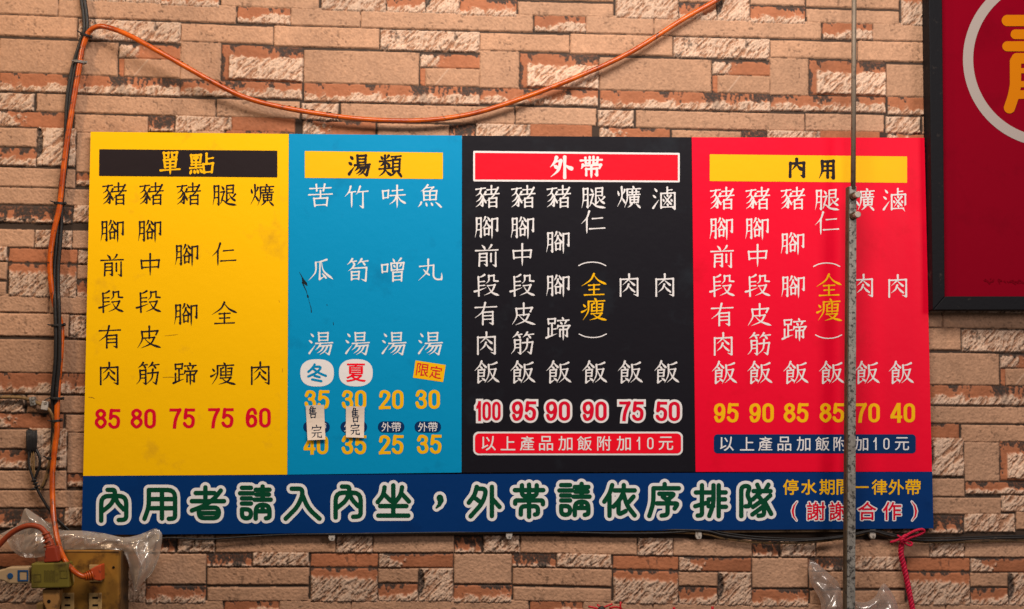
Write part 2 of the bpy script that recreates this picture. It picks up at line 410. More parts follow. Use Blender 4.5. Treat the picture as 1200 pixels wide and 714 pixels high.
K = {
 '豬': sh(SHIH, 0, 4, 44, 98) + sh(ZHE, 40, 0, 100, 98),
 '腳': sh(YUE, 0, 4, 30, 98) + sh(GU, 31, 2, 68, 88) + sh('g 5,10 90,6 88,66 58,58;v 8,9 8,104', 70, 4, 98, 98),
 '腿': sh(YUE, 0, 4, 30, 98) + sh('k 40,5 82,3 80,40;h 42,22 80,20;h 42,40 80,38;g 40,5 40,78 64,62;p 94,46 80,58 66,62;n 56,46 72,64 98,78;d 8,8 14,14 20,22;k 2,36 24,33 8,74;n 0,90 16,74 46,90 104,97', 33, 2, 100, 98),
 '爌': sh('d 8,22 20,40;p 92,15 84,26 66,36;p 54,2 56,50 0,96;d 60,54 80,66 96,76', 0, 2, 34, 98) + sh('d 66,0 70,7;h 42,14 98,11;p 42,15 42,60 30,98;h 52,28 92,26;s 64,20 64,38;s 80,19 80,37;h 48,40 96,37;s 54,50 56,76;k 54,50 90,48 88,74;h 56,62 88,61;h 56,75 88,73;s 72,40 72,75;p 62,80 54,90 44,97;d 80,80 88,88 96,97'),
 '前': sh('d 30,3 38,12 42,20;p 70,2 65,12 55,22;h 3,28 97,24;s 20,42 18,97;g 20,42 50,40 50,95 38,88;h 22,58 48,57;h 22,74 48,73;s 68,42 68,76;g 88,35 88,98 74,90'),
 '中': sh('s 12,30 15,66;k 12,32 88,28 84,62;h 15,62 86,58;v 50,0 50,100'),
 '段': sh('p 42,4 30,12 16,16;s 16,14 18,100;h 18,36 42,34;h 18,54 42,52;t 0,80 18,75 50,62;p 60,8 60,30 48,44;k 60,10 82,7 82,32 99,33;h 55,54 86,50;p 86,50 72,80 40,98;n 58,60 75,85 104,98'),
 '有': sh('h 4,22 94,18;p 46,0 35,40 2,70;s 36,42 36,99;g 36,44 78,41 78,97 62,90;h 38,60 76,58;h 38,76 76,74'),
 '皮': sh('p 20,24 22,60 2,99;k 20,25 88,20 80,38;s 52,0 52,54;h 24,54 74,50;p 74,50 58,78 16,99;n 34,58 58,80 102,97'),
 '肉': sh('s 14,22 14,99;g 14,24 86,20 86,97 68,90;p 50,0 48,22 22,50;n 50,28 62,40 76,52;p 48,46 40,65 22,82;d 50,55 60,68 74,80'),
 '筋': sh(ZHU, 4, 0, 100, 26) + sh('p 18,35 18,75 2,99;g 18,36 42,34 42,97 30,90;h 20,54 40,53;h 20,70 40,69;g 50,48 94,44 86,96 70,86;p 72,30 68,70 44,99'),
 '蹄': sh('k 8,8 38,6 36,28;s 8,8 10,30;h 10,27 36,26;s 24,30 24,82;h 25,54 40,52;s 9,50 9,86;t 0,93 20,84 45,74;d 68,0 72,8;h 48,15 96,12;d 60,20 66,30;p 84,18 80,26 76,32;p 50,38 48,46 44,54;k 50,40 99,37 92,50;s 58,55 58,86;g 58,56 88,54 88,86 76,78;v 72,42 72,104'),
 '仁': sh('p 34,0 24,30 0,58;v 24,34 24,102;h 48,34 90,30;h 36,80 100,76'),
 '全': sh('p 50,0 35,28 -3,56;n 50,6 70,30 104,48;h 28,52 74,49;h 30,72 72,70;s 50,50 50,94;h 10,96 92,93'),
 '瘦': sh('d 52,0 58,8;h 25,14 94,11;p 26,15 24,60 2,99;d 4,28 12,38;t -2,62 10,56 22,46;p 50,22 44,26 38,28;s 40,28 40,58;h 40,42 53,41;h 40,57 84,55;k 70,26 86,25 84,56;h 70,41 84,40;v 61,16 61,68;h 38,70 82,67;p 82,67 66,86 30,99;n 46,72 66,88 104,99'),
 '滷': sh(SHUI, 0, 0, 28, 100) + sh('s 62,0 62,24;h 63,13 82,11;s 36,28 36,94;g 36,28 94,25 94,98 82,91;h 38,90 90,88;p 78,36 62,58 46,82;n 48,38 62,58 82,80;d 62,32 64,40;d 44,54 48,62;d 78,54 82,62;d 62,74 65,82'),
 '飯': sh('p 28,0 20,20 -2,44;n 28,4 38,18 50,30;d 22,24 30,32;k 14,40 40,38 38,68;h 16,53 38,52;h 16,68 38,67;g 14,40 14,97 36,82;d 30,76 44,88;p 92,6 74,14 56,16;p 58,16 58,60 42,99;h 60,38 88,35;p 88,35 76,72 52,97;n 62,42 78,74 104,96'),
 '苦': sh('h 5,20 95,16;s 32,2 34,30;s 68,0 62,30;h 0,48 100,44;s 50,30 50,62;s 22,64 26,99;k 22,65 80,62 76,97;h 26,95 76,92'),
 '竹': sh('p 26,3 18,28 0,50;h 18,30 46,26;v 30,30 30,99;p 66,3 58,26 48,40;h 58,28 100,24;g 78,28 78,98 62,88'),
 '味': sh(KOU, 2, 20, 32, 62) + sh('h 46,24 90,20;h 36,46 100,42;v 66,0 66,103;p 64,46 54,68 32,86;n 68,46 80,66 104,82'),
 '魚': sh('p 42,0 30,15 12,29;h 36,12 66,10;p 66,10 58,18 50,24;s 24,28 26,68;k 24,29 80,26 76,66;h 26,47 78,45;h 26,67 78,65;s 51,28 51,67;p 14,78 10,88 0,99;d 34,80 38,93;d 56,80 62,91;d 76,78 86,86 99,99'),
 '瓜': sh('p 76,3 50,12 26,16;p 30,16 28,60 -2,98;g 48,16 46,92 68,78;d 58,66 66,76 74,86;n 54,14 64,55 104,92'),
 '筍': sh(ZHU, 2, 0, 98, 28) + sh('p 36,30 28,42 12,54;g 32,42 90,39 86,99 66,90;s 26,58 26,94;k 26,59 58,57 56,92;h 28,74 56,73;h 28,90 56,89'),
 '噌': sh(KOU, 2, 22, 32, 64) + sh('d 52,0 58,12;p 86,-2 80,6 72,14;s 44,20 46,52;k 44,20 98,17 94,48;h 46,50 92,48;s 70,19 70,50;d 55,28 60,36;p 86,26 82,32 79,37;s 52,60 52,100;k 52,61 90,58 88,99;h 53,78 88,76;h 53,95 88,93'),
 '丸': sh('h 6,34 66,28;p 42,2 38,55 0,98;r 65,28 64,80 76,93 94,92 100,88;p 98,92 100,78 99,62;d 22,48 34,62 46,72'),
 '湯': sh(SHUI, 0, 0, 30, 100) + sh('s 42,2 44,38;k 42,4 82,2 80,36;h 44,20 78,19;h 44,36 78,35;h 30,50 102,46;p 50,50 42,66 28,80;g 46,62 96,58 86,99 68,89;p 64,62 54,80 36,94;p 80,61 68,84 46,101'),
 '單': sh('s 18,3 22,26;k 18,5 42,3 40,24;h 22,24 40,23;s 58,2 61,25;k 58,3 84,1 80,23;h 61,24 80,22;s 20,36 25,70;k 20,37 80,33 75,67;h 24,52 76,50;h 25,68 75,66;v 50,34 50,103;h 2,84 98,78'),
 '點': sh('s 6,8 10,44;k 6,9 48,6 45,42;d 17,16 20,26;d 36,15 32,24;h 10,43 44,42;s 27,8 27,70;h 8,56 48,54;h 2,72 52,68;d 8,82 3,98;d 20,82 22,95;d 32,80 36,94;d 44,78 53,92;s 72,0 72,48;h 73,26 100,21;s 58,52 62,95;k 58,53 99,48 94,93;h 62,93 94,90'),
 '類': sh('d 8,6 16,18;p 44,2 38,12 32,18;h 2,30 54,26;s 27,2 27,54;p 24,32 16,44 2,54;d 32,34 48,48;h 0,66 56,62;p 28,54 22,80 -2,101;n 30,70 40,84 56,96;d 40,52 48,60;h 58,8 101,4;p 78,8 74,16 70,22;s 64,22 64,78;k 64,23 96,20 94,76;h 66,40 92,39;h 66,57 92,56;h 65,76 92,74;p 72,80 64,92 52,101;d 84,80 94,88 103,101'),
 '外': sh('p 28,2 20,25 0,50;h 24,22 48,18;p 48,18 36,65 2,99;d 18,42 32,54;s 66,0 66,102;n 68,38 82,50 103,60'),
 '帶': sh('h 0,20 100,16;s 22,7 24,32;s 42,4 42,32;s 60,3 60,32;s 80,6 77,32;h 24,33 42,32;h 60,33 78,31;p 10,40 8,50 2,60;k 10,44 95,40 88,56;s 26,60 26,90;g 26,61 76,58 76,90 64,83;v 50,44 50,104'),
 '內': sh('s 14,24 12,99;g 14,26 88,22 86,99 68,90;p 48,2 46,30 22,62;n 50,30 62,48 80,60'),
 '用': sh('p 20,10 20,60 2,101;g 20,12 86,8 86,99 70,92;h 22,36 82,34;h 22,60 82,58;s 52,12 52,95'),
 '售': sh('p 32,0 18,20 2,32;s 18,22 18,60;h 20,20 82,17;h 20,33 76,31;h 20,45 76,43;h 14,58 92,55;s 50,4 50,56;s 26,70 29,98;k 26,70 80,67 76,97;h 29,95 76,93'),
 '完': sh('d 46,-4 52,8;p 12,16 10,24 4,36;k 12,18 92,14 84,30;h 26,40 76,37;h 8,60 94,56;p 36,60 30,80 4,99;g 62,60 62,90 96,94 97,74'),
 '（': sh('r 2,88 20,55 50,38 80,55 98,88'), '）': sh('r 2,12 20,45 50,62 80,45 98,12'),
}
RD = {   # even round characters of the bottom line
 '內': 'r 28,3 54,3 54,18 44,46 12,68;r 54,20 62,42 86,64;r 5,99 5,22 95,22 95,96 68,97',
 '用': 'r 14,3 14,60 0,98;r 14,3 98,3 98,97 78,98;r 16,33 97,33;r 15,63 97,63;r 56,4 56,97',
 '者': 'r 12,18 70,18;r 42,0 42,44;r 0,44 100,44;r 90,10 70,36 40,58 0,74;r 22,66 22,98 84,98 84,64 24,66;r 24,82 83,82',
 '請': 'r 6,3 36,3;r 0,20 42,20;r 6,36 36,36;r 6,52 36,52;r 6,70 6,98 36,98 36,70 6,70;r 52,9 98,9;r 54,24 96,24;r 48,40 102,40;r 75,-1 75,40;r 52,99 52,56 98,56 98,96 86,98;r 53,76 97,76;r 75,57 75,76',
 '入': 'r 18,3 48,3 50,22 36,60 0,99;r 50,24 66,66 100,99',
 '坐': 'r 50,0 50,98;r 2,98 98,98;r 8,67 92,67;r 22,6 18,32 0,54;r 22,30 42,50;r 78,6 74,32 58,52;r 80,30 100,52',
 '外': 'r 26,2 20,28 0,54;r 25,8 58,8 48,52 6,99;r 22,40 38,52;r 76,2 76,98;r 76,40 101,68',
 '帶': 'r 2,18 98,18;r 26,3 26,36 50,36 76,36 76,3;r 50,1 50,35;r 3,60 3,50 97,50 97,62;r 22,94 22,68 80,68 80,92 70,94;r 50,51 50,101',
 '依': 'r 26,1 18,28 0,54;r 17,36 17,99;r 34,18 100,18;r 64,1 64,18;r 64,20 52,48 30,70;r 48,50 46,97 70,84;r 64,32 74,66 100,98;r 96,38 80,56',
 '序': 'r 52,0 52,12;r 14,13 100,13;r 14,13 14,60 0,99;r 34,30 88,30 66,46;r 46,40 66,52;r 26,60 98,60 86,76;r 62,60 62,96 42,98',
 '排': 'r 2,24 40,24;r 22,1 22,97 8,98;r 0,68 42,56;r 60,1 60,62 46,99;r 44,24 59,24;r 44,46 59,46;r 44,68 59,68;r 77,1 77,100;r 77,24 100,24;r 77,46 98,46;r 77,70 101,70',
 '隊': 'r 4,99 4,4 34,4 22,32 34,52 30,68 18,68;r 56,0 62,14;r 92,0 84,14;r 44,20 99,20;r 70,20 42,46;r 58,34 78,58 78,96 60,98;r 72,50 42,70;r 76,68 40,94;r 98,34 80,50;r 78,50 101,92',
 '冬': 'r 36,0 22,24 0,44;r 30,14 78,12 50,48 0,72;r 30,28 62,52 100,68;r 36,68 64,76;r 22,90 74,100',
}
RD = {k: sh(v) for k, v in RD.items()}

def dense(pts, smooth, n=7):
    p = np.array(pts, float)
    if len(p) > 2 and smooth: return smooth_path(p, n)
    out = []
    for a, b in zip(p, p[1:]): out += [a + (b - a) * t for t in np.linspace(0, 1, 6, endpoint=False)]
    return np.array(out + [p[-1]])

def stroke_caps(kind, pts, w):
    """-> list of (x,y,r) points along a stroke; w = half width"""
    if kind == 'r':
        p = np.array(pts, float); out = []
        # round the corners a little
        for i, q in enumerate(p):
            if 0 < i < len(p) - 1:
                a, b = p[i - 1] - q, p[i + 1] - q; la, lb = np.linalg.norm(a), np.linalg.norm(b); k = min(9, la / 2, lb / 2)
                A, B = q + a / la * k, q + b / lb * k
                out += [(1 - t) ** 2 * A + 2 * t * (1 - t) * q + t * t * B for t in (0, .25, .5, .75, 1)]
            else: out.append(q)
        p = np.array(out); return np.column_stack([p, np.full(len(p), w)])
    sm = kind in 'pndt'
    p = dense(pts, sm)
    L = np.r_[0, np.cumsum(np.linalg.norm(np.diff(p, axis=0), axis=1))]; t = L / L[-1]
    if kind == 'h': r = np.interp(t, [0, .12, .5, .85, .93, 1], [.95, .72, .58, .74, 1.2, .8])
    elif kind == 's': r = np.interp(t, [0, .1, .5, 1], [1.15, .98, .86, 1.05])
    elif kind == 'v': r = np.interp(t, [0, .1, .6, .85, 1], [1.15, .98, .95, .75, .12])
    elif kind == 'p': r = np.interp(t, [0, .12, .5, 1], [1.2, 1.05, .82, .12])
    elif kind == 'n': r = np.interp(t, [0, .25, .72, .86, 1], [.35, .62, 1.3, 1.25, .12])
    elif kind == 'd': r = np.interp(t, [0, .6, 1], [.45, 1.25, .95])
    elif kind == 't': r = np.interp(t, [0, .2, 1], [1.2, 1.05, .15])
    elif kind == 'k':
        r = np.interp(t, [0, .5, 1], [.85, .85, .95])
        cl = np.cumsum([np.hypot(*(np.array(b) - np.array(a))) for a, b in zip(pts, pts[1:])]) / L[-1]
        for c in cl[:1]: r = np.maximum(r, 1.2 - np.abs(t - c) * 6)
    else:  # g : hook at the end
        cl = np.cumsum([np.hypot(*(np.array(b) - np.array(a))) for a, b in zip(pts, pts[1:])]) / L[-1]
        c = cl[-2]
        r = np.interp(t, [0, c * .5, c, 1], [.85, .85, 1.15, .12])
        if len(pts) > 3: r = np.maximum(r, 1.15 - np.abs(t - cl[0]) * 6)
    return np.column_stack([p, r * w])

class Field:
    """a scalar picture on a patch of the board: > 0 is ink"""
    reach = 0.3
    def __init__(s, x0, y0, x1, y1, cell):
        s.x0, s.y0, s.c = x0, y0, cell
        s.nx, s.ny = int((x1 - x0) / cell) + 2, int((y1 - y0) / cell) + 2
        s.X, s.Y = np.meshgrid(x0 + np.arange(s.nx) * cell, y0 + np.arange(s.ny) * cell)
        s.F = np.full((s.ny, s.nx), -9.0)
    def caps(s, c):
        for (ax, ay, ar), (bx, by, br) in zip(c[:-1], c[1:]):
            rm = max(ar, br) + 2 * s.c + s.reach
            i0 = max(0, int((min(ax, bx) - rm - s.x0) / s.c)); i1 = min(s.nx, int((max(ax, bx) + rm - s.x0) / s.c) + 2)
            j0 = max(0, int((min(ay, by) - rm - s.y0) / s.c)); j1 = min(s.ny, int((max(ay, by) + rm - s.y0) / s.c) + 2)
            if i0 >= i1 or j0 >= j1: continue
            X, Y = s.X[j0:j1, i0:i1], s.Y[j0:j1, i0:i1]
            dx, dy = bx - ax, by - ay; l2 = dx * dx + dy * dy + 1e-9
            t = np.clip(((X - ax) * dx + (Y - ay) * dy) / l2, 0, 1)
            f = ar + (br - ar) * t - np.hypot(X - ax - t * dx, Y - ay - t * dy)
            s.F[j0:j1, i0:i1] = np.maximum(s.F[j0:j1, i0:i1], f)
    def tris(s, V, T, E, grow):
        inside = np.zeros(s.X.shape, bool); d2 = np.full(s.X.shape, 1e9)
        for a, b, c in T:
            (ax, ay), (bx, by), (cx, cy) = V[a], V[b], V[c]
            i0 = max(0, int((min(ax, bx, cx) - s.x0) / s.c)); i1 = min(s.nx, int((max(ax, bx, cx) - s.x0) / s.c) + 2)
            j0 = max(0, int((min(ay, by, cy) - s.y0) / s.c)); j1 = min(s.ny, int((max(ay, by, cy) - s.y0) / s.c) + 2)
            X, Y = s.X[j0:j1, i0:i1], s.Y[j0:j1, i0:i1]
            e0 = (bx - ax) * (Y - ay) - (by - ay) * (X - ax); e1 = (cx - bx) * (Y - by) - (cy - by) * (X - bx); e2 = (ax - cx) * (Y - cy) - (ay - cy) * (X - cx)
            inside[j0:j1, i0:i1] |= ((e0 >= 0) & (e1 >= 0) & (e2 >= 0)) | ((e0 <= 0) & (e1 <= 0) & (e2 <= 0))
        for a, b in E:
            (ax, ay), (bx, by) = V[a], V[b]; dx, dy = bx - ax, by - ay
            t = np.clip(((s.X - ax) * dx + (s.Y - ay) * dy) / (dx * dx + dy * dy + 1e-12), 0, 1)
            d2 = np.minimum(d2, (s.X - ax - t * dx) ** 2 + (s.Y - ay - t * dy) ** 2)
        d = np.sqrt(d2); s.F = np.maximum(s.F, np.where(inside, d, -d) + grow)
    def polys(s, grow=0.0, run=14):
        F = s.F + grow; pos = F > 0; out = []
        n = pos[:-1, :-1].astype(int) + pos[:-1, 1:] + pos[1:, 1:] + pos[1:, :-1]
        for j, i in zip(*np.nonzero((n > 0) & (n < 4))):
            cs = ((i, j), (i + 1, j), (i + 1, j + 1), (i, j + 1)); pl = []
            for k in range(4):
                (a, b), (c, d) = cs[k], cs[(k + 1) % 4]; fa, fb = F[b, a], F[d, c]
                if fa > 0: pl.append((a, b))
                if (fa > 0) != (fb > 0):
                    t = fa / (fa - fb); pl.append((a + (c - a) * t, b + (d - b) * t))
            if len(pl) > 2: out.append([(s.x0 + a * s.c, s.y0 + b * s.c) for a, b in pl])
        full = n == 4
        for j in range(s.ny - 1):
            row = np.nonzero(full[j])[0]
            if not len(row): continue
            for seg in np.split(row, np.nonzero(np.diff(row) > 1)[0] + 1):
                for a in range(seg[0], seg[-1] + 1, run):
                    b = min(a + run, seg[-1] + 1)
                    out.append([(s.x0 + q[0] * s.c, s.y0 + q[1] * s.c) for q in ((a, j), (b, j), (b, j + 1), (a, j + 1))])
        return out

_tc = {}
def text_mesh(txt):
    if txt in _tc: return _tc[txt]
    cu = bpy.data.curves.new('lettering_source', 'FONT'); cu.body = txt; cu.resolution_u = 5
    o = bpy.data.objects.new('lettering_source', cu); COL.objects.link(o); bpy.context.view_layer.update()
    me = o.evaluated_get(bpy.context.evaluated_depsgraph_get()).to_mesh()
    V = np.array([(v.co.x, -v.co.y) for v in me.vertices]); T = []; cnt = {}
    # weld equal points so inner edges are recognised
    key = {}; mp = []
    for i, v in enumerate(np.round(V, 5)): mp.append(key.setdefault(tuple(v), i))
    for p in me.polygons:
        q = [mp[i] for i in p.vertices]
        for k in range(1, len(q) - 1): T.append((q[0], q[k], q[k + 1]))
        for k in range(len(q)):
            e = tuple(sorted((q[k], q[(k + 1) % len(q)]))); cnt[e] = cnt.get(e, 0) + 1
    E = [e for e, c in cnt.items() if c == 1]
    o.evaluated_get(bpy.context.evaluated_depsgraph_get()).to_mesh_clear()
    bpy.data.objects.remove(o); bpy.data.curves.remove(cu)
    _tc[txt] = (V, T, E); return _tc[txt]

def fit_text(txt, cx, cy, w, h, grow=0.0, cell=0.3, pad=1.0):
    """type set to fill w x h pixels around (cx,cy)"""
    V, T, E = text_mesh(txt); lo, hi = V.min(0), V.max(0)
    V = (V - (lo + hi) / 2) * ((np.array([w, h]) - 2 * grow) / (hi - lo)) + (cx, cy)
    f = Field(cx - w / 2 - pad, cy - h / 2 - pad, cx + w / 2 + pad, cy + h / 2 + pad, cell); f.tris(V, T, E, grow); return f

def em_text(ch, cx, cy, size, grow=0.0, cell=0.3, rot=0.0, pad=2.0, sx=1.0):
    V, T, E = text_mesh(ch)
    V = V.copy()
    if ch in '10': V = (V - (V.min(0) + V.max(0)) / 2) * size * np.array([sx, 1.0]) * 1.12
    else:
        wid = (V[:, 0].min() + V[:, 0].max()) / 2
        if ch == '一': V = V - (wid, V[:, 1].mean())
        else: V = V - (V.min(0) + V.max(0)) / 2
        ext = np.max(V.max(0) - V.min(0)); V = V / ext * size * (0.96 if ch != '一' else 0.9) * np.array([sx, 1.0])
    c, s = math.cos(rot), math.sin(rot)
    V = np.column_stack([V[:, 0] * c - V[:, 1] * s, V[:, 0] * s + V[:, 1] * c]) + (cx, cy)
    r = size / 2 * 1.15 + pad
    f = Field(cx - r, cy - r, cx + r, cy + r, cell); f.tris(V, T, E, grow); return f

def brush(ch, cx, cy, w=28.0, h=27.0, half=1.0, cell=0.3, table=None, pad=1.5):
    f = Field(cx - w / 2 - half - pad, cy - h / 2 - half - pad, cx + w / 2 + half + pad, cy + h / 2 + half + pad, cell)
    for kind, pts in (table or K)[ch]:
        q = [(cx + (x - 50) / 100 * w, cy + (y - 50) / 100 * h) for x, y in pts]
        f.caps(stroke_caps(kind, q, half) if kind != 'r' else stroke_caps('r', q, half)); 
    return f

def shape_field(poly, radius=0.0, cell=0.5, pad=1.5):
    """convex px outline with rounded corners"""
    p = np.array(poly, float); lo, hi = p.min(0) - pad, p.max(0) + pad
    f = Field(lo[0], lo[1], hi[0], hi[1], cell); d = np.full(f.X.shape, 1e9); c = p.mean(0)
    n = len(p); ds = []
    for i in range(n):
        a, b = p[i], p[(i + 1) % n]; nn = np.array([b[1] - a[1], a[0] - b[0]]); nn /= np.linalg.norm(nn)
        if np.dot(c - a, nn) < 0: nn = -nn
        ds.append((f.X - a[0]) * nn[0] + (f.Y - a[1]) * nn[1])
    if radius <= 0: f.F = np.min(ds, 0)
    else:
        hx = np.minimum(ds[1], ds[3]) - radius; hy = np.minimum(ds[0], ds[2]) - radius
        f.F = radius + np.minimum(np.maximum(hx * 0 + np.minimum(hx, hy), np.minimum(hx, hy)), 0) * 0 + np.where((hx < 0) & (hy < 0), -np.hypot(np.minimum(hx, 0), np.minimum(hy, 0)), np.minimum(hx, hy))
    return f

# ------------------------------------------------------------------ menu board
YB = -0.0128
def board_y(px, py):
    px = np.asarray(px, float); py = np.asarray(py, float)
    w = 0.00055 * np.sin(px / 61.0 + 0.8 * np.sin(py / 90.0)) + 0.00045 * np.sin(px / 143.0 + py / 117.0 + 1.0)
    w = w + 0.0018 * np.exp(-((px - 1066) ** 2 / 90 + (py - 243) ** 2 / 130)) - 0.0012 * np.exp(-((px - 1079) ** 2 / 160 + (py - 300) ** 2 / 9000))
    return YB + w

def board_mesh(name, polys, layer, base=board_y):
    vs, fs = [], []
    for pl in polys:
        a = len(vs); vs += pl; fs.append(list(range(a, a + len(pl)))[::-1])
    v = np.array(vs); Y = base(v[:, 0], v[:, 1]) - layer
    me = bpy.data.meshes.new(name); me.from_pydata(unproj(v[:, 0], v[:, 1], Y).tolist(), [], [f[::-1] for f in fs]); me.update()
    return me

VINYL = {}
def vinyl(name, col, **kw):
    if name not in VINYL:
        VINYL[name] = mat(name, col, rough=0.45, spec=0.13, bump=(34, 0.12, 0.004), **kw)
    return VINYL[name]
YEL = vinyl('yellow_vinyl', (0.92, 0.51, 0.0), stain=((0.62, 0.33, 0.01), 16, 0.60, 0.22))
CYA = vinyl('sky_blue_vinyl', (0.0, 0.265, 0.53), stain=((0.0, 0.17, 0.36), 14, 0.58, 0.25))
BLK = vinyl('black_vinyl', (0.0085, 0.0075, 0.0115), stain=((0.016, 0.020, 0.027), 12, 0.56, 0.25))
REDV = vinyl('red_vinyl', (0.80, 0.001, 0.026), stain=((0.62, 0.001, 0.016), 12, 0.58, 0.25))
NAVY = vinyl('navy_vinyl', (0.0005, 0.031, 0.150), stain=((0.0005, 0.020, 0.100), 10, 0.55, 0.25))
WHT = vinyl('white_ink', (0.76, 0.735, 0.735)); INK = vinyl('black_ink', (0.018, 0.012, 0.014)); YINK = vinyl('yellow_ink', (0.88, 0.47, 0.003))
RINK = vinyl('crimson_ink', (0.66, 0.002, 0.025)); GRN = vinyl('green_ink', (0.002, 0.060, 0.026)); GOLD = vinyl('gold_ink', (0.88, 0.46, 0.003))
NINK = vinyl('navy_ink', (0.002, 0.028, 0.11)); CINK = vinyl('blue_ink', (0.0, 0.24, 0.48)); RED2 = vinyl('bright_red_ink', (0.86, 0.004, 0.02))

board = empty('menu_board', P(595, 622, YB)); tag(board, 'wide menu board of four coloured columns above a navy strip of large green writing', 'menu board')
def lerp(a, b, t): return a + (b - a) * t
TOP = ([106, 338.5, 541.5, 810.5, 1083.5], [154.5, 157, 159, 161, 161.5])
BOT = ([97.3, 336.7, 541, 815, 1092.3], [558, 556.5, 554, 553.2, 553])
def panel_grid(name, tl, tr, br, bl, material, n=(30, 40)):
    vs, fs = [], []
    for j in range(n[1] + 1):
        for i in range(n[0] + 1):
            u, v = i / n[0], j / n[1]
            vs.append([lerp(lerp(tl[k], tr[k], u), lerp(bl[k], br[k], u), v) for k in (0, 1)])
    for j in range(n[1]):
        for i in range(n[0]):
            a = j * (n[0] + 1) + i; fs.append((a, a + n[0] + 1, a + n[0] + 2, a + 1))
    v = np.array(vs); front = unproj(v[:, 0], v[:, 1], board_y(v[:, 0], v[:, 1]))
    # straight sides and a flat back 3 mm behind
    me = bpy.data.meshes.new(name); N = len(vs); back = front.copy(); back[:, 1] = YB + 0.0032
    rim = list(range(n[0] + 1)) + [j * (n[0] + 1) + n[0] for j in range(1, n[1] + 1)] + [n[1] * (n[0] + 1) + i for i in range(n[0] - 1, -1, -1)] + [j * (n[0] + 1) for j in range(n[1] - 1, 0, -1)]
    fs = [tuple(f) for f in fs]
    for a, b in zip(rim, rim[1:] + rim[:1]): fs.append((a, b, b + N, a + N))
    fs.append(tuple(a + N for a in rim))
    me.from_pydata(np.vstack([front, back]).tolist(), [], fs)
    bm = bmesh.new(); bm.from_mesh(me); bmesh.ops.delete(bm, geom=[x for x in bm.verts if not x.link_faces], context='VERTS')
    bmesh.ops.recalc_face_normals(bm, faces=bm.faces); bm.to_mesh(me); bm.free()
    for p in me.polygons: p.use_smooth = abs(p.normal.y) > 0.9
    me.set_sharp_from_angle(angle=R(40))
    return link(name, me, material, board)
g = 0.15
pan = []
for i, (m, lab) in enumerate([(YEL, 'yellow column of dishes with red prices'), (CYA, 'sky blue soup column with two white ovals'),
                              (BLK, 'black takeaway column with outlined red prices'), (REDV, 'red eat-in column with yellow prices')]):
    a, b = i, i + 1
    o = panel_grid('menu_panel', (TOP[0][a] + g, TOP[1][a]), (TOP[0][b] - g, TOP[1][b]), (BOT[0][b] - g, BOT[1][b] - g), (BOT[0][a] + g, BOT[1][a] - g), m)
    o['label'] = lab; pan.append(o)
strip = panel_grid('notice_strip', (97.2, 558), (1092.4, 553), (1094, 619.3), (95.6, 627), NAVY, (80, 12)); strip['label'] = 'navy strip with outlined green writing'

def put(name, fields, layer, material, parent, grow=0.0):
    pl = []
    for f in fields: pl += f.polys(grow)
    return link(name, board_mesh(name, pl, layer), material, parent)
L1, L2, L3, L4 = 0.0003, 0.0006, 0.0009, 0.0012
rj = random.Random(2)
def col_of(spec, half=1.0, w=27.6, h=25.8):
    return [brush(c, x, y, w, h, half) for c, x, y in spec]
DIG = {'0': 'o 50,9 80,20 84,50 80,80 50,91 20,80 16,50 20,20', '1': 'r 68,-20 68,120;r 64,10 46,24 10,33', '2': 'c 16,32 24,14 50,9 78,18 82,34 64,54 34,76 14,98;r 8,91 120,91',
 '3': 'c 16,28 28,12 50,9 76,17 79,31 64,44 42,47;c 42,46 70,51 84,68 76,85 48,91 24,84 14,68', '4': 'r 72,-20 72,120;r 70,2 10,70;r 4,71 120,71',
 '5': 'r 26,9 120,9;r 27,8 19,46;c 18,47 34,38 56,37 80,48 84,66 74,85 48,91 24,85 13,75', '6': 'c 83,28 72,12 52,9 28,20 17,46 17,68 28,86 50,91 76,83 84,66 75,49 54,42 30,49 18,64',
 '7': 'r -20,9 88,9;c 86,8 62,36 46,68 38,118', '8': 'o 50,8 76,17 78,32 50,46 22,32 24,17;o 50,46 80,56 84,74 50,91 16,74 20,56', '9': 'c 17,72 28,88 48,91 72,80 83,54 83,32 72,14 50,9 24,17 16,34 25,51 46,58 70,51 82,36'}
def digits(txt, cx, cy, w, h, half, gap=1.5, cell=0.3, pad=4.2):
    ws = [0.58 if c == '1' else 1.0 for c in txt]; unit = (w - gap * (len(txt) - 1)) / sum(ws)
    f = Field(cx - w / 2 - pad, cy - h / 2 - pad, cx + w / 2 + pad, cy + h / 2 + pad, cell); x = cx - w / 2
    for c, k in zip(txt, ws):
        g = Field(cx - w / 2 - pad, cy - h / 2 - pad, cx + w / 2 + pad, cy + h / 2 + pad, cell); dw = unit * k
        for kind, pts in sh(DIG[c]):
            q = [(x + a / 100 * dw, cy - h / 2 + b / 100 * h) for a, b in pts]
            if kind == 'o': p_ = smooth_path([q[-1]] + q + [q[0], q[1]], 7)[7:-7]
            elif kind == 'c': p_ = smooth_path(q, 7)
            else: p_ = dense(q, False)
            d = np.gradient(p_, axis=0); v = np.abs(d[:, 1]) / (np.hypot(d[:, 0], d[:, 1]) + 1e-9)
            g.caps(np.column_stack([p_, half * (0.84 + 0.16 * v)]))
        bx = np.minimum(np.minimum(g.X - x, x + dw - g.X), np.minimum(g.Y - cy + h / 2, cy + h / 2 - g.Y))
        f.F = np.maximum(f.F, np.minimum(g.F, bx)); x += dw + gap
    return f
def prices(spec, w, h=23.0, half=2.0):
    return [digits(t, x, y, w, h, half if len(t) == 2 else half * 0.82) for t, x, y in spec]

